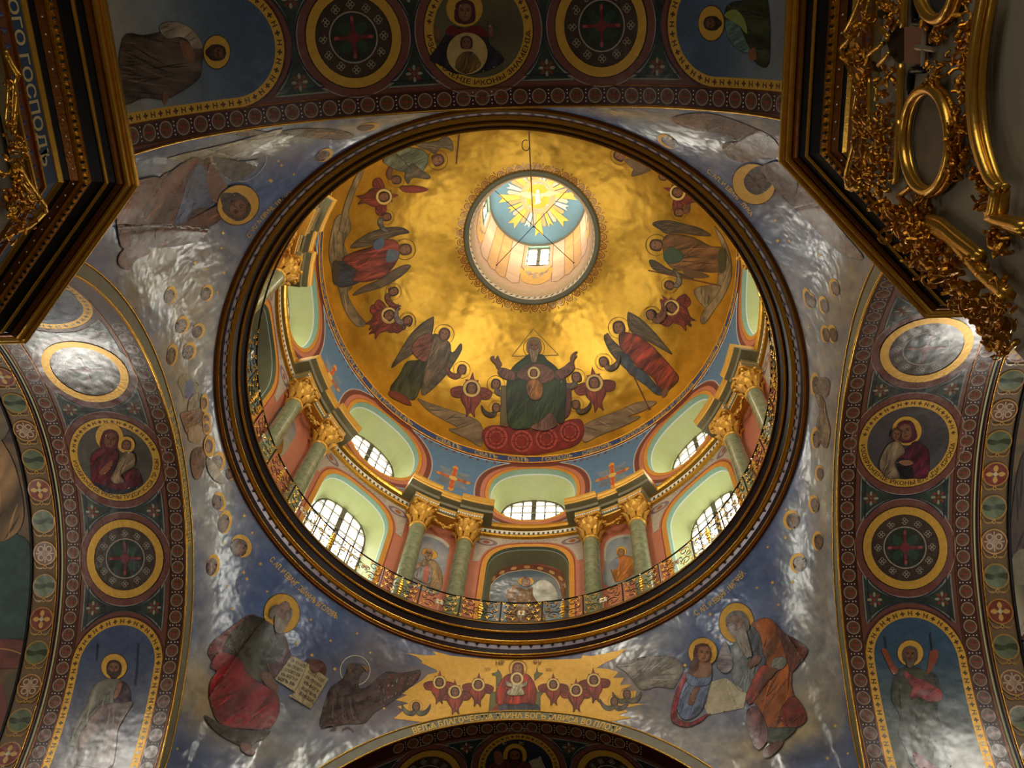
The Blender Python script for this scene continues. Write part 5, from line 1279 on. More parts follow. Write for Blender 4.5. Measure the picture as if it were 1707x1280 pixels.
for k in range(4):
    mp = CylMap(RL, k * PI / 2); f = Fig(mp, .25, .008); q = RL * PI / 4
    for x0, x1, c in ((-q, -q * .72, (206, 166, 104)), (-q * .72, -q * .38, (216, 188, 158)), (q * .38, q * .72, (216, 188, 158)), (q * .72, q, (206, 166, 104))):
        f.shape([(x0, 40.3), ((x0 + x1) / 2, 40.0), (x1, 40.3), (x1, 46.5), (x0, 46.5)], c, sm=False, out=((146, 100, 62), .03))
    f.shape([(-.62, 41.4), (-.5, 40.6), (0, 40.3), (.5, 40.6), (.62, 41.4), (.6, 42.6), (-.6, 42.6)], (224, 182, 84)); f.shape([(-.56, 42.2), (-.3, 41.5), (0, 41.2), (.3, 41.5), (.56, 42.2), (.3, 42.3), (0, 42.0), (-.3, 42.3)], (176, 156, 136))
    for g in (-1, 1): f.shape([(g * .1, 41.9), (g * .4, 42.2), (g * .66, 42.9), (g * .5, 42.1), (g * .2, 41.6)], (150, 116, 90))
    f.ring(0, 42.0, .12, .2, (206, 190, 150)); f.ell(0, 42.0, .12, .14, 0, (196, 150, 106), n=14)
    o = f.build('painted_stripes', lant, material='paint_flat'); o.location = (0, 0, -38.8)

# ---------------- far wall: enthroned mother and child in a golden blaze
Z = (620, 1060, 3.556); PW = pend['wall_front']
f = Fig(PEND, 2.4, .006, Z)
f.shape('190 100 260 120 300 150 290 160 380 200 390 215 330 230 300 262 240 300 160 340 210 350 140 380 220 400 150 420 190 440 130 490 200 500 300 512 420 505 560 488 700 470 860 462 1010 470 1180 490 1300 500 1440 505 1540 485 1460 470 1520 450 1480 430 1620 405 1540 400 1470 400 1560 360 1570 325 1480 330 1540 290 1470 290 1495 248 1430 250 1460 215 1400 195 1330 190 1380 160 1450 130 1510 75 1380 105 1300 120 1250 115 1240 135 1100 140 870 140 640 135 470 118 360 90 380 115 300 115', (216, 172, 66), sm=False, nz=.1)
gc = f.build('golden_blaze', PW, 'jagged golden cloud behind the enthroned mother', material='halo')
f = Fig(PEND, 2.4, .010, Z)
f.shape('710 222 740 215 745 195 760 215 770 232 775 290 740 300 738 460 690 462 700 350 690 335 735 330 735 240 712 235', (112, 106, 66), sm=False, edge=.2); f.shape('1018 222 985 215 980 178 972 215 960 232 965 290 985 330 1015 340 1000 360 1000 465 940 462 930 300', (112, 106, 66), sm=False, edge=.2)
f.shape('745 415 800 400 940 400 990 420 985 468 880 462 745 470', (62, 66, 80), fold=(0, 26, .2)); f.shape('690 465 730 420 750 420 745 468', (134, 50, 38))
f.shape('790 240 830 225 900 225 935 240 965 290 975 360 960 410 900 400 850 412 800 405 745 410 735 340 755 285', (164, 52, 38), fold=(10, 30, .18), edge=.25)
f._raw(lambda: f.ring(*P('866 195', Z)[0], 14, 15.4, (150, 108, 40)))
f.head(866, 198, 34, 0, (170, 116, 80), None, veil=(122, 58, 40))
f.shape('795 270 830 285 895 285 920 270 915 300 890 310 905 340 890 355 815 355 800 335 830 310 800 300', (192, 178, 140), fold=(20, 14, .15), edge=.2); f.ring(860, 258, 26, 38, (226, 200, 130), n=26); f.head(860, 258, 24, 0, (176, 122, 84), (104, 62, 36))
f.text('МР', 'M'.replace('M', '735 178 785 172'), 9, (110, 66, 26)); f.text('ѲУ', '955 170 1005 176', 9, (110, 66, 26)); f.text('ІИС', '665 208 705 206', 5, (120, 80, 30)); f.text('ХРС', '1028 208 1070 210', 5, (120, 80, 30))
f.build('painted_enthroned_mother', PW, 'enthroned mother in red with a child in white on her lap', material='paint_dome')
for i, (x, y, s, u) in enumerate(((400, 278, 26, 2), (492, 335, 27, 0), (630, 292, 26, 4), (1075, 292, 25, 0), (1210, 325, 26, 0), (1316, 265, 27, -4))):
    f = Fig(PEND, 2.4, .009, Z); seraph(f, x, y, s, u, (160, 62, 42), asp=1); f.build('painted_seraph', PW, material='paint_dome', label=('outermost seraph left of the throne', 'middle low seraph left of the throne', 'seraph touching the throne on its left', 'seraph touching the throne on its right', 'middle low seraph right of the throne', 'outermost seraph right of the throne')[i])
for x, y, lb in ((262, 420, 'grey-winged angel head at the lower left of the blaze'), (1438, 390, 'grey-winged angel head at the lower right of the blaze'), (1512, 348, 'angel head at the far right point of the blaze')):
    f = Fig(PEND, 2.4, .009, Z); cherub(f, x, y, 25, 0, (112, 104, 84), 0, 1.6); f.build('painted_cherub', PW, lb, material='paint_dome')
f = Fig(ArchivoltMap('front'), .3, .02); f.text('ВЕЛІѦ БЛАГОЧЕСТІѦ ТАИНА БОГЪ ІАВИСѦ ВО ПЛОТИ', [(RA * R_(t), .07) for t in np.linspace(-26, 26, 20)], .26, (214, 186, 96), None, flip=True); f.build('archivolt_lettering', arch['front'], 'gold letters along the far arch', material='leaf')
class ArchivoltSide(ArchivoltMap):
    pass
f = Fig(ArchivoltMap('left'), .3, .02); f.text('ХѢ  ИЗЪ ЖЕНИХА ВЫГОВОРЕНІЕ', [(RA * R_(t), .24) for t in np.linspace(-12, 22, 20)], .24, (204, 172, 84), None); f.build('archivolt_lettering', arch['left'], 'gold letters along the left arch', material='leaf')
f = Fig(ArchivoltMap('right'), .3, .02); f.text('ДАРЫ СВѦТЫѦ И ВЕЛИКІѦ', [(RA * R_(t), .07) for t in np.linspace(22, -12, 20)], .22, (178, 150, 78), None, flip=True); f.build('archivolt_lettering', arch['right'], 'gold letters along the right arch', material='leaf')

# ---------------- lower left pendentive: old evangelist with book, eagle
Z = (300, 960, 4.0); PW = pend['wall_front_left']; f = Fig(PEND, 2.4, .008, Z)
f.halo(678, 250, 122, 0, 1.1)
f.shape('500 262 440 268 350 330 270 395 205 450 185 520 230 570 290 500 310 440 380 350 470 290', (112, 34, 38), fold=(60, 40, .15)); f.shape('650 400 700 408 722 470 738 540 690 610 640 680 600 660 600 590 650 540 680 470', (98, 28, 38), fold=(20, 30, .2), edge=.2)
f.shape('460 275 520 272 575 300 620 370 670 395 690 430 700 500 650 560 600 600 590 650 540 680 490 640 430 570 350 530 290 500 310 430 370 345', (52, 50, 32), fold=(40, 40, .2), edge=.25)
f.shape('560 300 620 330 690 380 680 440 640 470 600 420', (66, 58, 40), fold=(30, 20, .2))
f.shape('300 480 360 460 440 530 520 610 585 645 565 700 500 700 430 650 360 590 300 540', (64, 60, 42), fold=(130, 30, .2), edge=.25)
f.shape('250 510 330 520 400 560 440 640 500 700 580 740 640 780 660 840 660 900 640 960 600 1010 540 1025 440 1020 330 1010 250 970 210 880 190 790 200 700 240 640 200 600', (150, 36, 42), fold=(55, 60, .16), edge=.2)
f.shape('160 930 230 970 330 1010 460 1030 560 1025 600 1030 570 1080 500 1110 460 1150 420 1140 330 1100 250 1050 190 990', (62, 54, 46), fold=(75, 40, .2)); f.shape('400 1120 450 1120 500 1180 470 1200 410 1170', (122, 72, 58), edge=.2)
f.shape('530 650 570 640 610 670 640 720 660 760 640 780 600 750 560 720', DKS, edge=.3)
f.line('580 590 596 640 600 690', 1.4, (130, 84, 56))
f.shape('840 560 900 555 960 580 975 640 940 690 890 640', (92, 46, 34), edge=.2)
f.shape('740 530 850 585 770 780 628 690', (178, 160, 118), sm=False, grad=(40, .08)); f.shape('850 585 990 690 870 888 720 800 770 780', (172, 152, 110), sm=False, grad=(40, -.08)); f.line('850 585 800 700 745 800', 1.2, (110, 90, 60), sm=False)
for i, t in enumerate(('ВЪ НАЧАЛѢ', 'БѢ СЛОВО И', 'СЛОВО БѢ', 'КЪ БОГУ И', 'БОГЪ БѢ')): 
    k = i / 5; f.text(t, [740 - 110 * k - 6, 572 + 150 * k, 785 - 100 * k, 594 + 150 * k, 830 - 92 * k, 616 + 150 * k], 7, (70, 58, 42)); f.text(('СЛОВО СЕЙ', 'БѢ ИСКОНИ', 'КЪ БОГУ', 'ВСѦ ТѢМЪ', 'БЫША')[i], [850 - 76 * k, 645 + 180 * k, 900 - 76 * k, 680 + 178 * k, 950 - 78 * k, 716 + 172 * k], 7, (70, 58, 42))
f.shape('860 600 900 600 930 640 900 650 870 630', DKS, edge=.2)
f.head(670, 245, 76, 14, (132, 88, 62), (110, 98, 84), beard=(126, 112, 94, 1.7), bald=True, look=.9)
f.build('painted_evangelist', PW, 'old bearded evangelist in red, writing in an open book')
f = Fig(PEND, 2.4, .008, Z)
f._raw(lambda: f.ring(*P('1168 630', Z)[0], 24.2, 25.4, (206, 196, 170)))
f.shape('1090 680 1120 600 1150 585 1220 590 1240 620 1210 650 1190 700 1200 750 1250 740 1310 690 1380 640 1480 650 1600 630 1580 700 1500 770 1400 850 1300 910 1230 980 1100 990 940 1010 950 900 980 800 1010 740', (66, 48, 44), fold=(60, 26, .18), edge=.15, nz=.2)
for i in range(9): f.shape([(1330 + i * 30, 690 - i * 4), (1380 + i * 28, 660 - i * 2), (1400 + i * 22, 760 - i * 8), (1340 + i * 24, 850 - i * 14)], (58 + 3 * (i % 3) * 5, 42 + i % 2 * 8, 40), nz=.15)
for i in range(7): f.line([(1000 + i * 26, 760 + i * 10), (990 + i * 30, 850 + i * 8), (980 + i * 36, 960)], 2.6, (92, 72, 68) if i % 2 else (44, 30, 30))
f.shape('1115 610 1130 590 1160 590 1165 615 1140 640 1118 660', (84, 60, 44)); f.shape('1210 600 1262 606 1248 640 1230 622', (120, 92, 48)); f.line('940 1020 1000 1000 1040 1020 1000 1030', 2, (84, 60, 36)); f.line('1080 1030 1120 1010 1160 1040', 2, (84, 60, 36))
f.build('painted_eagle', PW, 'dark eagle with spread wing and thin nimbus beside the book')
f = Fig(PEND, 2.4, .008)
f.text('С. АП. И ЕВАНГ. ІѠАННЪ БГСЛОВЪ.', P('333 728 400 800 500 900 600 990 700 1065 760 1100', (360, 740, 3.765)), 12.5, (222, 190, 110)); f.build('gold_lettering', PW, 'gold name of the evangelist curving beneath the ring', material='leaf')
# ---------------- lower right pendentive: evangelist in orange with angel
Z = (1020, 960, 4.0); PW = pend['wall_front_right']; f = Fig(PEND, 2.4, .008, Z)
f.halo(832, 312, 118, 0, 1.15)
f.shape('800 470 860 430 930 440 970 540 950 640 960 720 910 775 840 750 800 660', (128, 136, 134), fold=(10, 30, .14), edge=.15); f.shape('880 400 930 330 1000 340 1010 460 990 560 940 560 900 480', (78, 82, 92), fold=(10, 20, .2))
f.shape('930 330 980 290 1040 280 1090 310 1120 370 1180 440 1290 530 1220 590 1200 700 1220 800 1290 900 1270 970 1220 1010 1120 1020 1040 1020 1010 940 960 860 900 790 940 740 980 660 1030 600 1010 520 960 430', (156, 84, 32), fold=(20, 50, .17), edge=.22)
f.shape('1090 310 1150 380 1260 440 1310 500 1260 580 1200 640 1170 560 1140 460', (112, 66, 58), fold=(30, 26, .15)); f.shape('940 340 990 400 1010 520 1030 560 1000 620 960 560 930 440', (70, 76, 88), fold=(10, 18, .2)); f.shape('980 620 1040 600 1060 660 990 780 920 860 900 800', (140, 58, 44), fold=(30, 20, .2))
f.shape('1210 800 1280 880 1300 960 1240 1010 1150 990 1130 900', (120, 46, 36), fold=(40, 26, .18))
f.shape('1080 560 1140 540 1170 560 1160 600 1110 630 1070 610', (142, 142, 132), fold=(40, 14, .15)); f.shape('1060 620 1110 620 1080 670 1040 700 1020 690', DKS, edge=.25); f.shape('910 580 960 530 1000 540 990 580 940 610 920 620', DKS, edge=.25)
f.shape('1040 1020 1120 1015 1230 1015 1200 1060 1140 1100 1040 1110', (80, 92, 84), fold=(80, 20, .15)); f.shape('900 920 960 870 1010 940 1040 1020 1040 1100 980 1160 930 1080', (118, 70, 74), fold=(10, 24, .2)); f.shape('1020 1160 1090 1110 1150 1105 1120 1160 1060 1210 1020 1210', (112, 70, 54), edge=.25)
f.head(842, 318, 78, -22, (136, 90, 64), (90, 82, 76), beard=(136, 122, 104, 2.9), bald=False, look=-.6)
f.build('painted_evangelist', PW, 'long-bearded evangelist in an orange mantle, hand raised')
f = Fig(PEND, 2.4, .009, Z)
f.shape('480 620 450 570 400 540 300 535 190 545 100 580 30 600 90 640 140 700 200 760 300 740 380 750 420 740', (128, 118, 104), fold=(70, 30, .14), edge=.2)
for i in range(7): f.line([(430 - i * 30, 590 - i * 6), (330 - i * 24, 640), (210 - i * 8, 700 - i * 14)], 1.6, (96, 84, 74))
f.shape('700 600 730 480 760 440 790 500 810 600 760 650', (138, 124, 128), fold=(90, 20, .15)); f.halo(608, 510, 98, 0, 1.0)
f.shape('500 680 560 640 630 640 660 700 640 780 620 860 560 940 480 960 440 900 430 800 460 720', (96, 112, 140), fold=(30, 30, .16), edge=.2); f.shape('480 660 510 660 470 760 440 860 440 950 520 980 590 950 640 920 600 970 500 1010 410 980 395 920 420 800', (140, 44, 52), fold=(20, 18, .2))
f.shape('520 800 560 730 590 740 570 800 545 860 510 860', DKS, edge=.25)
f.shape('540 600 580 560 650 570 670 630 640 690 570 690 510 670', (150, 104, 78), edge=.25); f.shape('560 460 548 540 520 610 500 680 545 660 585 590', (84, 46, 30)); f.shape('500 650 560 680 640 680 670 650 650 720 580 740 510 720', (92, 108, 138), fold=(30, 16, .18))
f.head(606, 520, 62, 6, (166, 112, 78), (88, 48, 30), look=.7); f.build('painted_angel', PW, 'haloed angel in blue and red with one spread grey wing')
f = Fig(PEND, 2.4, .010, Z); f.shape('566 735 760 680 900 780 880 880 640 930', (182, 170, 140), sm=False, grad=(30, .06)); f.line('640 930 660 920', 3, (90, 66, 40), sm=False); f.build('painted_scroll', PW, 'pale blank sheet between the angel and the evangelist')
f = Fig(PEND, 2.4, .008); f.text('С. АП. И ЕВАНГ. МАТѲЕЙ.', P('605 1080 700 1020 800 940 870 870 920 812', (1000, 740, 3.765)), 12.5, (214, 176, 100)); f.build('gold_lettering', PW, 'gold name of the evangelist rising beside the ring', material='leaf')
# ---------------- upper left pendentive
PW = pend['wall_back_left']; f = Fig(PEND, 2.4, .008)
f.shape('392 212 460 222 560 232 590 226 560 216 500 214 450 222 400 226', (134, 104, 72), fold=(80, 14, .15)); f.shape('282 262 390 236 470 214 440 240 380 262 350 290 300 268', (172, 160, 132), fold=(70, 10, .1)); f.shape('262 300 330 268 350 264 345 300 320 330 290 360', (110, 78, 58), fold=(40, 16, .15))
f._raw(lambda: f.ring(415, 275, 33, 34, (200, 192, 176), -40, .6)); f.shape('355 262 400 268 430 266 420 286 392 302 372 292', (98, 94, 88), nz=.3)
f.shape('232 390 250 330 280 290 320 262 340 270 352 300 360 330 340 352 350 372 330 400 270 412 235 406', (124, 74, 58), fold=(40, 26, .17), edge=.2); f.shape('330 270 352 300 350 340 320 350 300 390 282 392 300 340 312 300', (92, 104, 130), fold=(30, 14, .2)); f.shape('350 270 372 300 382 320 370 340 352 330 344 300', (118, 82, 66))
f.shape('262 380 300 372 340 352 372 338 380 352 350 376 300 392 262 404', (128, 76, 52), fold=(70, 18, .15), edge=.2); f.shape('200 420 232 400 250 420 226 432 212 450 196 440', (112, 72, 62), nz=.2)
f.shape('196 320 240 296 270 300 240 350 232 400 200 410', (130, 80, 66), fold=(20, 22, .17))
f.halo(396, 340, 36, -30, .92); f._raw(lambda: f.head(393, 343, 22, 130, (126, 80, 56), (66, 44, 32), beard=(72, 50, 38, 1.3)))
f.build('painted_evangelist', PW, 'dark-bearded evangelist in brown and blue, lying on his side')
f = Fig(PEND, 2.4, .008); f.text('С. АП. И ЕВАНГ. МАРКЪ', P('410 392 432 362 460 335 485 318'), 10, (206, 186, 120), flip=True); f.build('gold_lettering', PW, 'foreshortened gold letters beside the ring at upper left', material='leaf')
# ---------------- upper right pendentive
PW = pend['wall_back_right']; f = Fig(PEND, 2.4, .008)
f.shape('1120 196 1180 188 1250 210 1290 232 1300 260 1260 262 1240 240 1200 222 1150 214', (112, 88, 80), fold=(70, 16, .15), nz=.2); f.shape('1205 240 1240 236 1270 250 1250 270 1215 262', (120, 96, 80), nz=.3); f.shape('1290 270 1330 300 1400 380 1440 430 1400 420 1340 360 1300 320', (120, 102, 100), fold=(40, 20, .15), nz=.2)
f.halo(1257, 306, 37, 30, .9); f._raw(lambda: f.head(1265, 300, 22, -130, (96, 64, 50), (58, 42, 36), beard=(64, 48, 42, 1.3))); f.shape('1268 280 1300 268 1330 300 1320 330 1296 318 1286 300', (104, 82, 82), nz=.2)
f.build('painted_evangelist', PW, 'dark head against a broad gold nimbus beside the pier cornice')
f = Fig(PEND, 2.4, .008); f.text('С. АП. И ЕВАНГ. ЛУКА', P('1178 286 1202 306 1226 330 1252 360'), 9.5, (206, 178, 110)); f.build('gold_lettering', PW, 'small gold letters along the ring at upper right', material='leaf')

# ---------------- heads in the clouds and stars
for wall, lst, lb in (('wall_left', ((366, 836, 15, 9, 78), (364, 770, 10, 16, 10), (386, 786, 8, 13, 8), (375, 870, 10, 18, 8), (402, 910, 15, 18, -25), (355, 942, 10, 17, 6)), 'gilt cherub heads in cloud at the left of the ring'),
                      ('wall_back_left', ((284, 492, 9, 14, 14), (345, 488, 9, 13, 14), (304, 541, 10, 14, 16), (331, 551, 9, 12, 16), (316, 585, 10, 14, 12), (287, 591, 8, 17, 6), (541, 258, 14, 9, -30), (614, 211, 16, 6, -10)), 'gilt cherub heads in cloud left of the ring'),
                      ('wall_back_right', ((1112, 235, 16, 9, 30), (1391, 479, 8, 14, -12), (1346, 496, 6, 16, -12), (1351, 501, 8, 13, -14), (1373, 508, 7, 14, -12), (1376, 556, 7, 14, -8), (1388, 556, 7, 14, -8)), 'gilt cherub heads in cloud right of the ring'),
                      ('wall_right', ((1359, 640, 7, 18, 0), (1360, 730, 7, 17, 2), (1357, 840, 8, 14, -4), (1319, 866, 12, 15, 12), (1363, 901, 8, 15, 2), (1330, 938, 12, 15, 10), (1366, 788, 6, 12, 0)), 'gilt cherub heads in cloud at the right of the ring')):
    for x, y, rx, ry, an in lst:
        f = Fig(PEND, 2.4, .008); sg_ = -1 if x < 850 else 1; tiny(f, x, y, rx * 1.1, ry * 1.1, an, gap=.8, dx=sg_ * rx * .3, dy=ry * .14); f.build('painted_cherub_head', pend[wall], lb)
Z = (240, 620, 3.767); f = Fig(PEND, 2.4, .008, Z)
f.shape('210 60 250 10 330 60 360 160 320 120 290 100 250 160 235 120', (140, 132, 96)); f.ell(280, 105, 30, 62, 10, (104, 116, 150)); f.shape('280 180 320 130 345 140 340 200 310 280 275 260', (176, 158, 126), fold=(20, 20, .14)); f.shape('230 260 300 240 380 230 380 330 330 400 270 390 240 320', (128, 96, 66), fold=(50, 26, .2)); f.shape('280 360 340 330 380 380 340 440 280 430', (164, 138, 104)); f.shape('300 500 350 470 385 510 380 580 340 670 310 660 290 580', (118, 78, 54), fold=(20, 20, .2)); f.shape('390 540 440 570 480 640 500 700 440 680 400 620', (150, 134, 110), fold=(30, 18, .15))
for x, y, rx, ry in ((376, 195, 22, 54), (388, 300, 24, 46), (390, 350, 24, 40), (404, 465, 32, 64)):
    f.ring(x, y, rx * .62, rx * 1.1, (196, 130, 54), 0, ry / rx, gold=True, n=26); f.ell(x - 6, y, rx * .7, ry * .7, 0, (92, 54, 34), n=16, h=4); f.ell(x - 10, y + 6, rx * .42, ry * .45, 0, (160, 108, 74), n=14, h=4)
f.build('painted_angels', pend['wall_left'], 'huddled angels with gold nimbi squeezed beside the ring on the left')
Z = (1227, 600, 3.556); f = Fig(PEND, 2.4, .008, Z)
f.shape('470 200 520 230 540 330 560 420 540 520 500 480 480 380 500 300', (134, 112, 84), fold=(10, 16, .15)); f.shape('490 120 530 100 560 140 540 220 500 200', (120, 104, 86)); f.build('painted_angels', pend['wall_right'], 'robed angels squeezed beside the ring on the right')
stars = {'wall_front_left': '379 977 411 965 445 986 387 1015 518 1033 494 1072 551 1068 520 1092 617 1088 558 1115 595 1056 617 1192 640 1181 407 860 420 888 406 954 295 1248 434 940 372 905'.split(),
         'wall_front_right': '1311 849 1310 896 1280 912 1288 971 1262 980 1322 970 1298 1008 1184 1024 1197 1062 1142 1109 1318 882 1393 1210 1414 1256 1380 1264'.split(),
         'wall_back_left': '340 388 371 388 369 413 325 438 343 448 373 454 362 487 450 300 464 268 469 275 490 290 452 301'.split(), 'wall_back_right': '1293 367 1297 401 1316 401 1366 425 1210 255 1225 290 1348 545 1249 410'.split()}
for wl, l in stars.items():
    l = [float(q) for q in l]
    for i in range(0, len(l), 2):
        f = Fig(PEND, 2.4, .007); f.star(l[i], l[i + 1], 4.2 if i % 4 else 3.2); f.build('gold_star', pend[wl], material='leaf')

# ---------------- soffit medallions and saints
Z = (0, 600, 3.556); f = Fig(SOF, 2.4, .014, Z); PA = arch['left']
f.halo(650, 452, 82, 0, .98, line=False); f.shape('600 520 640 500 700 540 700 600 690 690 800 640 840 700 830 745 700 770 560 740 540 650 545 560', (104, 26, 40), fold=(30, 36, .2), edge=.3); f.shape('560 720 700 770 830 745 760 790 650 790 590 760', (30, 26, 40)); f.shape('630 620 670 590 660 640 610 680 590 660', (132, 76, 52))
f.head(652, 470, 52, 10, (132, 84, 58), None, veil=(96, 26, 38), look=.3); f.ring(752, 500, 30, 50, (190, 142, 56), gold=True, n=26); f.shape('720 560 760 540 800 560 800 620 760 650 720 680 740 720 690 730 660 700 690 640', (150, 124, 92), fold=(30, 18, .16), edge=.2); f.head(752, 502, 30, 8, (146, 94, 62), (72, 42, 26)); f.build('painted_mother_and_child', PA, 'mother in a crimson veil holding a child in white')
Z = (0, 920, 3.556); f = Fig(SOF, 2.4, .014, Z)
f.halo(678, 680, 78, 0, 1.0); f.shape('590 770 650 750 720 760 760 800 775 880 700 920 680 1000 690 1100 640 1280 400 1280 440 1160 410 1140 460 1000 520 900 540 820', (128, 124, 108), fold=(15, 44, .15), edge=.2); f.shape('680 830 720 770 765 800 775 890 740 910 680 900', (58, 34, 48), fold=(30, 16, .15)); f.shape('480 1080 560 960 640 900 720 900 790 890 740 980 700 1060 690 1150 660 1280 560 1280 420 1250 460 1150', (120, 98, 90), fold=(25, 40, .2)); f.shape('700 790 725 775 715 830 690 870 675 860', (140, 92, 66)); f.head(678, 692, 46, 4, (140, 92, 64), (56, 34, 24), beard=(60, 38, 28, 1.2))
f.line('580 540 572 640', 1.6, (44, 34, 40)); f.line('820 540 810 700 800 790', 1.6, (44, 34, 40)); f.build('painted_saint', PA, 'haloed saint in pale robes in the lower left panel')
f = Fig(SOF, 2.4, .014, (0, 300, 3.556)); f.shape('250 700 330 640 420 660 470 740 420 800 330 810 270 790', (70, 80, 96), nz=.25); f.build('painted_saint', PA, 'dim figure in the panel below the left pier cornice')
Z = (1227, 600, 3.556); f = Fig(SOF, 2.4, .014, Z); PA = arch['right']
f.halo(1010, 418, 88, 0, .98, line=False); f.shape('1060 480 1130 520 1145 600 1130 690 1060 700 1000 690 980 620 940 580 1000 540', (92, 22, 44), fold=(30, 36, .2), edge=.3); f.shape('900 500 960 480 1000 540 960 580 940 620 970 690 900 700 850 640 860 570', (130, 110, 84), fold=(20, 26, .16), edge=.2); f.shape('950 590 1000 580 1030 600 1050 690 980 700 960 640', (24, 18, 24)); f.shape('960 600 1020 590 1050 610 1000 625', (140, 92, 68))
f.head(1008, 420, 56, -12, (132, 84, 62), None, veil=(88, 26, 40), look=-.5); f.head(948, 438, 34, 14, (140, 90, 62), (60, 36, 26)); f.build('painted_mother_and_child', PA, 'mother in crimson pressing her cheek to the child')
Z = (1227, 920, 3.556); f = Fig(SOF, 2.4, .014, Z)
f.halo(1032, 600, 78, 0, 1.0); f.shape('960 700 1030 680 1110 700 1190 740 1200 850 1190 950 1220 1050 1240 1180 1270 1280 1060 1280 1010 1180 960 1080 970 980 920 870 930 760', (58, 64, 44), fold=(10, 46, .18), edge=.2); f.shape('1000 700 1050 740 1110 760 1180 800 1220 830 1215 880 1150 890 1080 860 1030 870 1040 800 1000 750', (140, 58, 58), fold=(50, 26, .2)); f.shape('860 580 890 580 930 660 960 700 930 725 890 650', (134, 66, 40)); f.shape('1150 590 1190 580 1195 620 1160 700 1130 720 1140 650', (134, 66, 40)); f.shape('1050 1190 1120 1230 1180 1280 1080 1280', (128, 32, 36))
f.head(1030, 610, 48, 0, (126, 82, 56), (80, 66, 54), beard=(96, 82, 66, 1.5)); f.line('880 500 890 570', 1.8, (30, 30, 36)); f.line('1148 480 1160 580', 1.8, (30, 30, 36)); f.build('painted_saint', PA, 'haloed saint in dark green with raised hands in the lower right panel')
Z = (420, 0, 3.88); f = Fig(SOF, 2.4, .014, Z); PA = arch['back']
f.halo(1375, 55, 118, 0, 1.0, line=False); f.shape('1250 230 1300 170 1380 190 1440 170 1520 210 1540 290 1630 380 1560 440 1470 470 1400 480 1300 470 1220 420 1150 380 1210 290', (34, 30, 44), fold=(20, 40, .2), edge=.2); f.shape('1250 210 1290 165 1360 190 1440 165 1500 185 1530 240 1460 230 1380 215 1300 235', (96, 24, 30)); f.head(1378, 75, 66, 0, (136, 92, 66), None, veil=(74, 26, 32)); f.ell(1392, 345, 132, 135, 0, (178, 150, 92), n=36); f.shape('1330 380 1370 340 1430 340 1480 410 1450 450 1380 475 1320 440', (132, 96, 50), fold=(20, 26, .16), edge=.2); f.head(1388, 278, 42, 0, (128, 84, 56), (66, 42, 28)); f.shape('1180 200 1200 170 1215 200 1210 260 1190 250', DKS); f.shape('1540 150 1560 180 1560 240 1535 220', DKS); f.build('painted_mother_and_child', PA, 'praying mother with the child in a round shield, overhead medallion')
Z = (0, 0, 3.556); f = Fig(SOF, 2.4, .014, Z)
f.halo(1282, 308, 80, 0, 1.25); f.shape('1190 290 1190 400 1170 470 1040 560 960 590 850 580 700 600 720 230 850 210 950 190 1000 170 1060 220', (88, 72, 58), fold=(100, 50, .18), edge=.2); f.shape('940 160 990 130 1080 140 1160 200 1200 280 1140 290 1110 240 1060 220 1000 230 960 210', (148, 132, 108), fold=(60, 30, .14)); f.shape('1060 240 1120 260 1150 330 1130 370 1080 330', (122, 84, 58)); f.shape('960 540 990 570 985 600 965 620', DKS); f.head(1280, 312, 50, 92, (104, 66, 46), (50, 30, 22), beard=(56, 34, 26, 1.2)); f.build('painted_saint', PA, 'brown-robed saint lying sideways in the upper left panel')
Z = (840, 0, 3.88); f = Fig(SOF, 2.4, .014, Z)
f.halo(1345, 150, 85, 0, 1.35); f.shape('1430 90 1470 20 1600 0 1710 0 1720 400 1640 410 1590 330 1500 260 1440 200', (48, 54, 32), fold=(100, 50, .2), edge=.2); f.shape('1440 130 1520 160 1570 260 1600 340 1520 320 1450 230', (98, 124, 116), fold=(60, 26, .12)); f.shape('1430 100 1500 60 1560 120 1580 220 1520 160', (122, 128, 66)); f.shape('1590 330 1630 310 1640 380 1600 390', DKS); f.head(1350, 150, 48, -90, (112, 70, 48), (46, 30, 24), beard=(52, 34, 28, 1.2)); f.build('painted_saint', PA, 'green-robed saint lying sideways in the upper right panel')
Z = (620, 1060, 3.556); f = Fig(SOF, 2.4, .014, Z); PA = arch['front']
f.halo(848, 705, 72, 0, 1.0); f.shape('700 760 780 730 900 740 960 780 960 830 700 830', (96, 44, 34), fold=(20, 30, .16)); f.shape('930 740 1000 710 1030 780 960 800', (150, 140, 116), sm=False); f.shape('720 690 760 680 780 740 740 760', DKS); f.head(848, 712, 46, 0, (120, 76, 50), (48, 30, 22), beard=(54, 34, 26, 1.2)); f.text('ІС', '775 640 800 632', 6, (180, 150, 90)); f.text('ХС', '870 632 900 640', 6, (180, 150, 90)); f.build('painted_saviour', PA, 'dark bearded figure with an open book in the far arch medallion')

# ---------------- drum: niche painting and saints between the columns
Z = (780, 860, 6.4); NB = PxMap(BVHTree.FromPolygons([Vector(pol(7.42, a, z)) for a in np.linspace(-.35, .35, 30) for z in (23, 29)], [(2 * i, 2 * i + 1, 2 * i + 3, 2 * i + 2) for i in range(29)]))
f = Fig(NB, 3.5, .012, Z)
f.shape('120 880 140 720 200 630 300 570 450 520 620 505 780 520 920 560 1030 620 1075 700 1090 860 1090 1150 120 1150', (104, 52, 34), nz=.25); f.shape('240 900 240 780 290 690 400 620 520 595 640 580 760 595 880 640 950 700 980 780 985 1150 235 1150', (92, 112, 124), grad=(90, .14), nz=.12)
f.line('130 880 150 720 210 630 310 575 460 525 620 510 780 525 920 565 1030 625 1075 710 1090 860', 2.2, (150, 66, 46)); f.line('236 900 236 780 286 690 396 618 516 592 640 577 760 592 884 636 954 700 984 780', 1.3, (180, 160, 120))
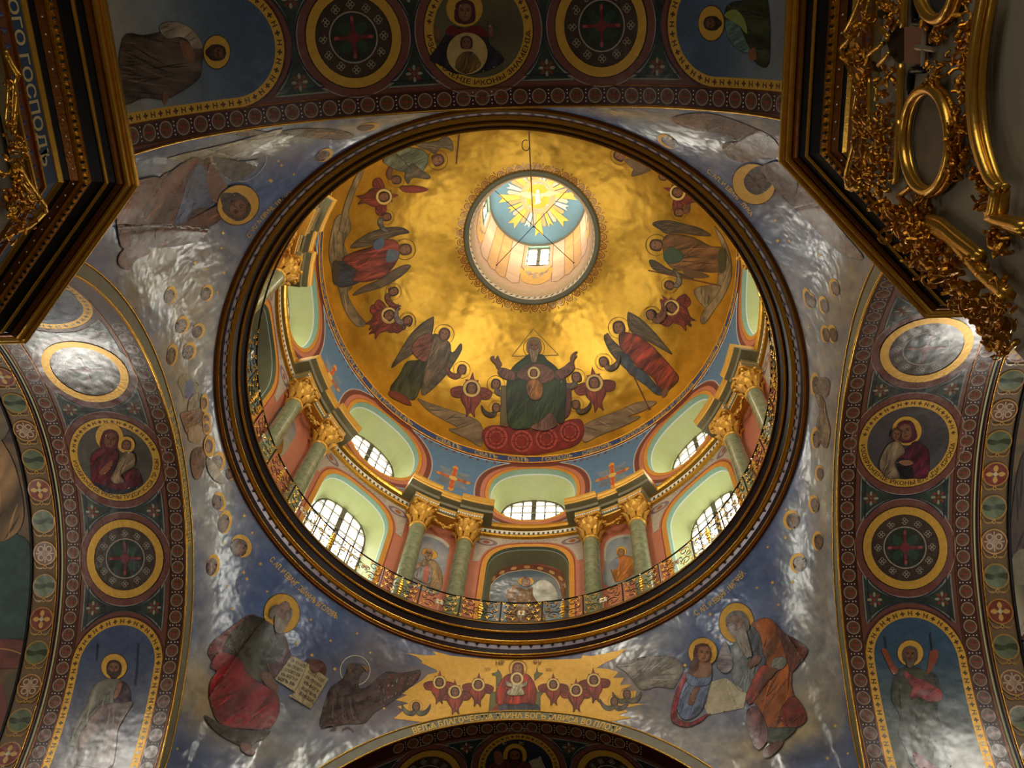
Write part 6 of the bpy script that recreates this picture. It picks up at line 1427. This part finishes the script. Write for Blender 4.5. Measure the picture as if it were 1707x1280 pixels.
for i in range(9): a = PI * (.06 + .88 * i / 8); f.ell(630 - 420 * math.cos(a), 800 - 250 * math.sin(a), 34, 16, -math.degrees(math.atan2(math.cos(a), math.sin(a) * 1.6)) + 0, (176, 130, 70), n=12)
f.halo(620, 705, 86, 0, .55); f.shape('430 860 480 800 540 770 620 790 690 770 740 820 790 1000 800 1140 430 1140 440 960', (118, 88, 58), fold=(20, 30, .16), edge=.2); f.shape('410 850 440 800 500 740 520 760 480 830 440 900', (138, 96, 64)); f.shape('700 760 780 690 880 720 950 820 950 920 840 910 760 930 700 860', (176, 180, 168), nz=.25)
f.head(620, 715, 50, 0, (142, 92, 60), (80, 46, 26)); f.build('painted_saviour', drum, 'haloed robed figure painted in the far niche')
DB = PxMap(BVHTree.FromPolygons([Vector(pol(RD, a, z)) for a in np.linspace(-1.4, 1.4, 120) for z in (23, 34)], [(2 * i, 2 * i + 1, 2 * i + 3, 2 * i + 2) for i in range(119)]))
f = Fig(DB, 3, .012, (640, 860, 7.11))
f.shape('240 760 300 500 370 280 450 230 560 240 680 290 770 370 740 560 700 760 650 920 500 900', (126, 136, 144), nz=.1); f.line('300 500 370 280 450 230 560 240 680 290 770 370', 5, (184, 176, 160))
f.halo(540, 450, 98, 20, .6); f.shape('440 560 480 520 590 530 640 580 690 700 690 820 640 880 460 800 280 700 320 640 380 560', (146, 118, 82), fold=(15, 40, .16), edge=.2); f.shape('380 640 470 590 560 620 540 800 440 780 350 720', (128, 132, 140), fold=(20, 26, .14)); f.shape('480 610 540 620 510 790 460 770', (168, 92, 78)); f.head(530, 455, 52, 6, (138, 98, 62), (120, 90, 60), beard=(140, 112, 82, 1.4)); f.build('painted_saint', drum, 'mitred saint in pale vestments between the green columns')
f = Fig(DB, 3, .012, (640, 760, 3.414))
f.shape('1262 740 1258 600 1262 520 1290 480 1340 460 1400 455 1440 470 1445 600 1446 700', (122, 134, 138), nz=.1); f.line('1258 600 1262 520 1290 480 1340 460 1400 455 1440 470', 4, (176, 168, 150)); f.halo(1352, 545, 30, 0, .95); f.shape('1290 620 1330 580 1380 570 1440 590 1450 640 1400 690 1330 720 1310 700', (176, 96, 44), fold=(30, 22, .2), edge=.2); f.shape('1280 620 1310 590 1340 590 1330 640 1290 650', (104, 116, 134)); f.head(1350, 552, 22, 8, (150, 100, 66), (96, 60, 36)); f.build('painted_saint', drum, 'orange-robed saint between the green columns right of the niche')
f = Fig(DB, 3, .012, (340, 520, 4.2675))
f.shape('450 840 490 760 540 680 590 700 640 790 650 870 600 960 560 1020 520 1000', (116, 126, 128), nz=.1); f.halo(545, 860, 42, -40, .8); f.shape('450 840 480 800 530 830 560 900 550 1000 520 1000 480 920', (168, 60, 40), fold=(30, 24, .2), edge=.2); f.head(540, 850, 30, 20, (150, 100, 64), (104, 66, 40)); f.build('painted_saint', drum, 'red-robed saint between the green columns at the left')

# ---------------- dim paintings of the side vaults, as far as they show past the arches
for side in ('left', 'right'):
    vo = [o for o in bpy.data.objects if o.name == 'ceiling_vault_' + side][0]; VM = PxMap(bvh_of([vo])); f = Fig(VM, 4, .01)
    if side == 'left':
        f.shape('-20 900 40 896 56 940 66 1010 60 1050 30 1064 -20 1050', (38, 58, 54), nz=.25); f.shape('-10 735 14 752 32 800 40 860 24 892 -10 890', (112, 84, 54), fold=(20, 24, .2)); f.shape('-20 1072 30 1066 66 1084 62 1108 -20 1112', (94, 46, 34), nz=.3)
        f.shape('60 1046 76 1048 74 1088 58 1090', (170, 128, 52)); f.shape('-10 640 10 650 18 700 6 730 -10 730', (96, 82, 60), nz=.2); f.line('-10 1080 20 1084 50 1096', 2.2, (150, 108, 52))
    else:
        f.shape('1700 770 1720 760 1720 900 1690 930 1684 880', (58, 44, 40), fold=(10, 24, .2)); f.shape('1682 940 1720 920 1720 1040 1690 1060', (112, 104, 84), nz=.2); f.shape('1672 1070 1720 1050 1720 1120 1690 1140', (86, 40, 36), nz=.25); f.shape('1676 1000 1690 1030 1688 1080 1672 1060', (126, 92, 52), nz=.2)
    f.build('dim_painting', vo, 'dim painted figures on the vault beside the outer band', material='paint_flat')
# ================================================================ GILDED ICON CASES on the near piers
def case(sx):
    pr, path = PIER[(sx, -1)]
    d = .36; n = 40; off = offset_path(path, d); v = []
    for p in off: v += [Vector((p.x, p.y, 0)), Vector((p.x, p.y, 16))]
    shell = PxMap(BVHTree.FromPolygons(v, [(2 * i, 2 * i + 1, 2 * i + 3, 2 * i + 2) for i in range(len(off) - 1)]))
    return pr, path, shell
RNG = random.Random(11)
def on(shell, pts, out=0.0): return shell(P(pts), out)
def rib(shell, pts, r, name, parent, mm, out=.03, n=6, closed=False, sm=True, T=None):
    p = P(pts, T); p = crom(p, closed, 4) if sm and len(p) > 2 else resample(p, 12, closed)
    return MB().tube([q - (parent.location if parent.parent is None else parent.parent.location) for q in shell(p, out)], r, n, closed).build(name, mm, parent, True)
def foliage(mb, shell, poly, n, s0, s1, L0, out=(.02, .12), T=None):
    """gilded carved leaves, beads and curls filling an outline"""
    p = P(poly, T); mn, mx = p.min(0), p.max(0); k = 0; tries = 0
    while k < n and tries < n * 20:
        tries += 1; x, y = RNG.uniform(mn[0], mx[0]), RNG.uniform(mn[1], mx[1])
        if not inside(np.array([x]), np.array([y]), p)[0]: continue
        k += 1; o = RNG.uniform(*out); c = shell([(x, y)], o)[0] - L0; s = RNG.uniform(s0, s1)
        Mx = Matrix.Rotation(RNG.uniform(0, 6.3), 3, Vector((RNG.uniform(-1, 1), RNG.uniform(-1, 1), RNG.uniform(-1, 1))).normalized())
        t = RNG.random()
        if t < .68: mb.blob(c, (s * .5, s * .32, s), Mx, 6)
        elif t < .86: mb.blob(c, s * .5, None, 6)
        else:
            q = scroll(0, 0, s * 1.3, RNG.uniform(0, 6), RNG.uniform(.5, 1.1), RNG.choice((-1, 1)), 9); mb.tube([c + Mx @ Vector((a, b, i * s * .05)) for i, (a, b) in enumerate(q)], [s * .22 * (1 - .06 * i) for i in range(10)], 5)
GM = M['gold']; GD = M['gold_dull']
# ---- right case
pr, path, sh = case(1)
k1 = tag(empty('icon_case', (4.54, -7.4, 8.0)), 'carved gilt icon case with oval frames and a small cross, on the right near pier', 'icon case', kind='thing'); L0 = Vector(k1.location)
sweep('case_wall', path, [(.34, 0), (.34, 12.1), (0, 12.3)], mat('grey_brown_case_wall', (134, 126, 108), .5, 0, .12, 3), k1, L0)
Z1c = (1400, 0, 5.56); Z2c = (1400, 200, 5.56); Z3c = (1480, 380, 5.335)
for T_, s_, r in ((Z1c, '250 -60 240 10 170 170 100 300 148 352', .028), (Z1c, '148 352 55 450 150 640 215 835', .028), (Z1c, '215 835 190 1000 205 1280', .024), (Z2c, '205 0 190 220 120 480 108 590 240 640', .03), (Z1c, '235 330 300 130 330 0', .022), (Z1c, '200 480 260 620 300 760', .024),
                  (Z1c, '420 240 520 350', .03), (Z1c, '460 400 330 500 300 600', .026), (Z1c, '520 490 420 600', .026), (Z1c, '330 720 330 1000 320 1280', .02), (Z1c, '390 760 400 930', .022), (Z2c, '410 60 405 300', .024), (Z2c, '300 560 420 640 520 650', .024)):
    rib(sh, s_, r, 'raking_moulding', k1, GM, .06, T=T_, sm=False)
for T_, s_, r in ((Z1c, '640 -60 628 100 622 255', .034), (Z1c, '598 590 590 900 572 1280', .034), (Z2c, '580 0 570 300 548 590', .034)): rib(sh, s_, r, 'gold_bar', k1, GM, .03, T=T_, sm=False)
rib(sh, '600 710 720 610', .03, 'gold_bar', k1, GM, .05, T=Z2c, sm=False); rib(sh, '600 710 820 890 1000 1020', .03, 'gold_bar', k1, GD, .05, T=Z2c, sm=False)
# flat black patches paint in the shade of carved hollows; black frame lines
for s_ in ('480 260 620 270 600 560 520 560 450 400', '360 100 480 90 470 160 380 170', '310 560 430 650 340 660'):
    p = crom(P(s_, Z1c), True, 3); v, f, _ = tri_poly(p, 5); mesh('painted_hollow_shade', [q - L0 for q in sh(v, .012)], f, M['black'], k1)
for T_, s_ in ((Z1c, '705 -40 700 210 840 210'), (Z1c, '810 640 670 650 655 880'), (Z2c, '610 330 620 540 720 590 800 760')): rib(sh, s_, .035, 'black_line', k1, M['black'], .005, T=T_, sm=False)
# cross block
p = P('640 250 840 240 880 600 640 580', Z1c); v, f, _ = tri_poly(p, 6); mesh('rose_block', [q - L0 for q in sh(v, .04)], f, mat('dull_rose_block', (126, 84, 60), .5, 0, .2, 6), k1)
cr = MB()
for s_ in ('868 270 852 610', '790 435 965 455'): a, b = sh(P(s_, Z1c), .07); cr.tube([a - L0, b - L0], .022, 6)
cr.build('cross', M['silver'], k1)
# oval frames with dim pictures
for nm, cx, cy, rx, ry in (('lower', 1561, 233, 34, 80), ('upper', 1577, -40, 28, 66)):
    t = np.linspace(0, 2 * PI, 40, endpoint=False); E_ = lambda k: np.stack([cx + (rx + k) * np.cos(t) * .99, cy + (ry + k) * np.sin(t)], -1)
    v, f, _ = tri_poly(E_(0), 12); mesh('oval_picture', [q - L0 for q in sh(v, .03)], f, M['icon'] if nm == 'lower' else mat('dark_blue_icon', (40, 48, 54), .5, 0, .2, 5), k1)
    fr_ = MB().tube([q - L0 for q in sh(E_(6), .08)], .045, 8, True).build('oval_frame', GM, k1, True)
    MB().tube([q - L0 for q in sh(E_(0), .06)], .022, 6, True).build('inner_bead', GM, fr_, True); MB().tube([q - L0 for q in sh(E_(12), .05)], .03, 6, True).build('outer_bead', GD, fr_, True)
# great frame moulding at the right edge
for dx, r, o_ in ((0, .04, .07), (7, .035, .11), (14, .04, .12), (20, .03, .08)):
    p = P([1660 + dx, -20, 1648 + dx, 40, 1640 + dx, 100, 1637 + dx, 160, 1642 + dx, 220, 1655 + dx * .9, 265, 1672 + dx * .7, 300, 1692 + dx * .3, 312]); rib(sh, p, r, 'great_frame_moulding', k1, GM, o_)
    p = P([1692 - dx * .1, 316, 1683 - dx * .3 + 6, 350, 1676 - dx * .2 + 6, 368 - dx * .4, 1740, 392 - dx]); rib(sh, p, r, 'great_frame_moulding', k1, GM, o_, sm=False)
fol = MB()
foliage(fol, sh, '245 0 330 0 300 330 340 720 330 1280 210 1280 215 830 100 420 150 340', 95, .035, .075, L0, T=Z1c); foliage(fol, sh, '400 0 620 0 610 250 520 240 450 60', 40, .03, .06, L0, T=Z1c); foliage(fol, sh, '440 620 580 600 560 1280 400 1280', 60, .03, .06, L0, T=Z1c)
foliage(fol, sh, '870 180 1060 210 1040 420 1000 470 930 380', 26, .03, .055, L0, T=Z1c); foliage(fol, sh, '890 560 1020 570 1030 790 860 780', 34, .025, .05, L0, T=Z1c); foliage(fol, sh, '1180 0 1420 0 1330 300 1300 560 1280 900 1200 1280 1140 1280 1130 1040 1200 700 1170 500 1240 240', 95, .03, .06, L0, T=Z1c)
foliage(fol, sh, '210 0 420 0 560 560 440 700 330 720 130 580 190 300', 90, .035, .075, L0, T=Z2c); foliage(fol, sh, '420 20 560 20 540 560 400 560', 50, .03, .06, L0, T=Z2c); foliage(fol, sh, '1130 0 1240 40 1240 400 1090 620 1050 560 1140 320', 46, .03, .06, L0, T=Z2c); foliage(fol, sh, '790 670 960 680 900 880 790 840', 26, .025, .05, L0, T=Z2c); foliage(fol, sh, '1370 420 1420 480 1430 800 1500 900 1380 860', 30, .03, .06, L0, T=Z2c); foliage(fol, sh, '1470 1020 1680 1040 1660 1270 1480 1260', 32, .03, .07, L0, T=Z2c)
tag(fol.build('carved_foliage', GD, k1), kind='stuff')
# ---- chamfer cresting, a second case across the cut corner
k2 = empty('corner_cresting', (0, 0, 0), 0, k1); k2['label'] = 'slanting carved gilt cresting across the cut corner'; L2 = L0
for T_, s_, r in ((Z2c, '930 960 1060 1030 1200 1140 1400 1279', .05), (Z2c, '900 900 1020 930 1160 1040 1420 1240', .03), (Z3c, '490 10 640 90 800 250 950 420 1170 600', .055), (Z3c, '600 60 800 210 980 400', .03), (Z3c, '280 40 340 180 375 245', .03), (Z3c, '360 60 430 200 480 310', .03), (Z3c, '375 245 420 220 520 300', .028), (Z3c, '900 790 945 1020 1020 1030', .035), (Z3c, '960 850 1060 960 1080 1080', .035), (Z3c, '1100 1080 1210 960', .03), (Z3c, '560 300 650 180', .035)):
    rib(sh, s_, r, 'raking_moulding', k2, GM, .07, T=T_)
fo2 = MB()
foliage(fo2, sh, '430 720 620 720 830 900 1000 1040 1100 1279 800 1279 640 1000 470 940', 120, .04, .085, L2, (.03, .2), T=Z2c); foliage(fo2, sh, '250 0 480 30 700 300 900 420 1000 620 1180 700 1200 1000 1080 1090 940 1000 870 740 700 620 640 480 520 360 350 200', 230, .04, .09, L2, (.03, .2), T=Z3c)
foliage(fo2, sh, '700 180 900 260 1180 560 1211 700 1150 660 950 480', 60, .03, .06, L2, (.03, .12), T=Z3c); tag(fo2.build('carved_foliage', GD, k2), kind='stuff')
p = P('820 740 1000 700 1707 1240 1707 1279 1480 1279', Z2c)
# ---- left case
pr, path, sh = case(-1)
k3 = tag(empty('icon_case', (-4.54, -7.3, 11.0)), 'gilt carved icon-case crest at the left edge, under the blue lettered frieze', 'icon case', kind='thing'); L3 = Vector(k3.location)
Z4c = (0, 60, 3.767)
sweep('case_wall', path, [(.34, 0), (.34, 12.3), (0, 12.5)], M['pierstone'], k3, L3)
for s_, r in (('0 95 40 175 85 245', .03), ('0 125 35 200 70 255', .022), ('85 245 60 300 70 380 50 620', .028), ('50 300 45 450 40 600', .022), ('70 780 130 900 200 1000 258 1080', .034), ('60 800 110 930 190 1030', .02), ('258 1080 160 1170 60 1210 0 1240', .03), ('60 350 120 640 200 980', .02), ('20 280 10 450 0 560', .02)): rib(sh, s_, r, 'raking_moulding', k3, GM, .06, T=Z4c, sm=len(s_.split()) > 6)
for cx, cy, r in ((60, 680, 26), (100, 710, 24), (140, 1015, 28), (20, 1090, 24)): rib(sh, scroll(cx, cy, r, 0, 1.2, 1, 14), .02, 'volute', k3, GM, .1, T=Z4c)
fo3 = MB(); foliage(fo3, sh, '0 560 50 600 120 680 110 760 60 800 190 1020 210 1100 150 1180 0 1260', 120, .03, .07, L3, (.02, .14), T=Z4c); foliage(fo3, sh, '0 260 50 280 40 600 0 600', 26, .02, .045, L3, T=Z4c); tag(fo3.build('carved_foliage', GD, k3), kind='stuff')
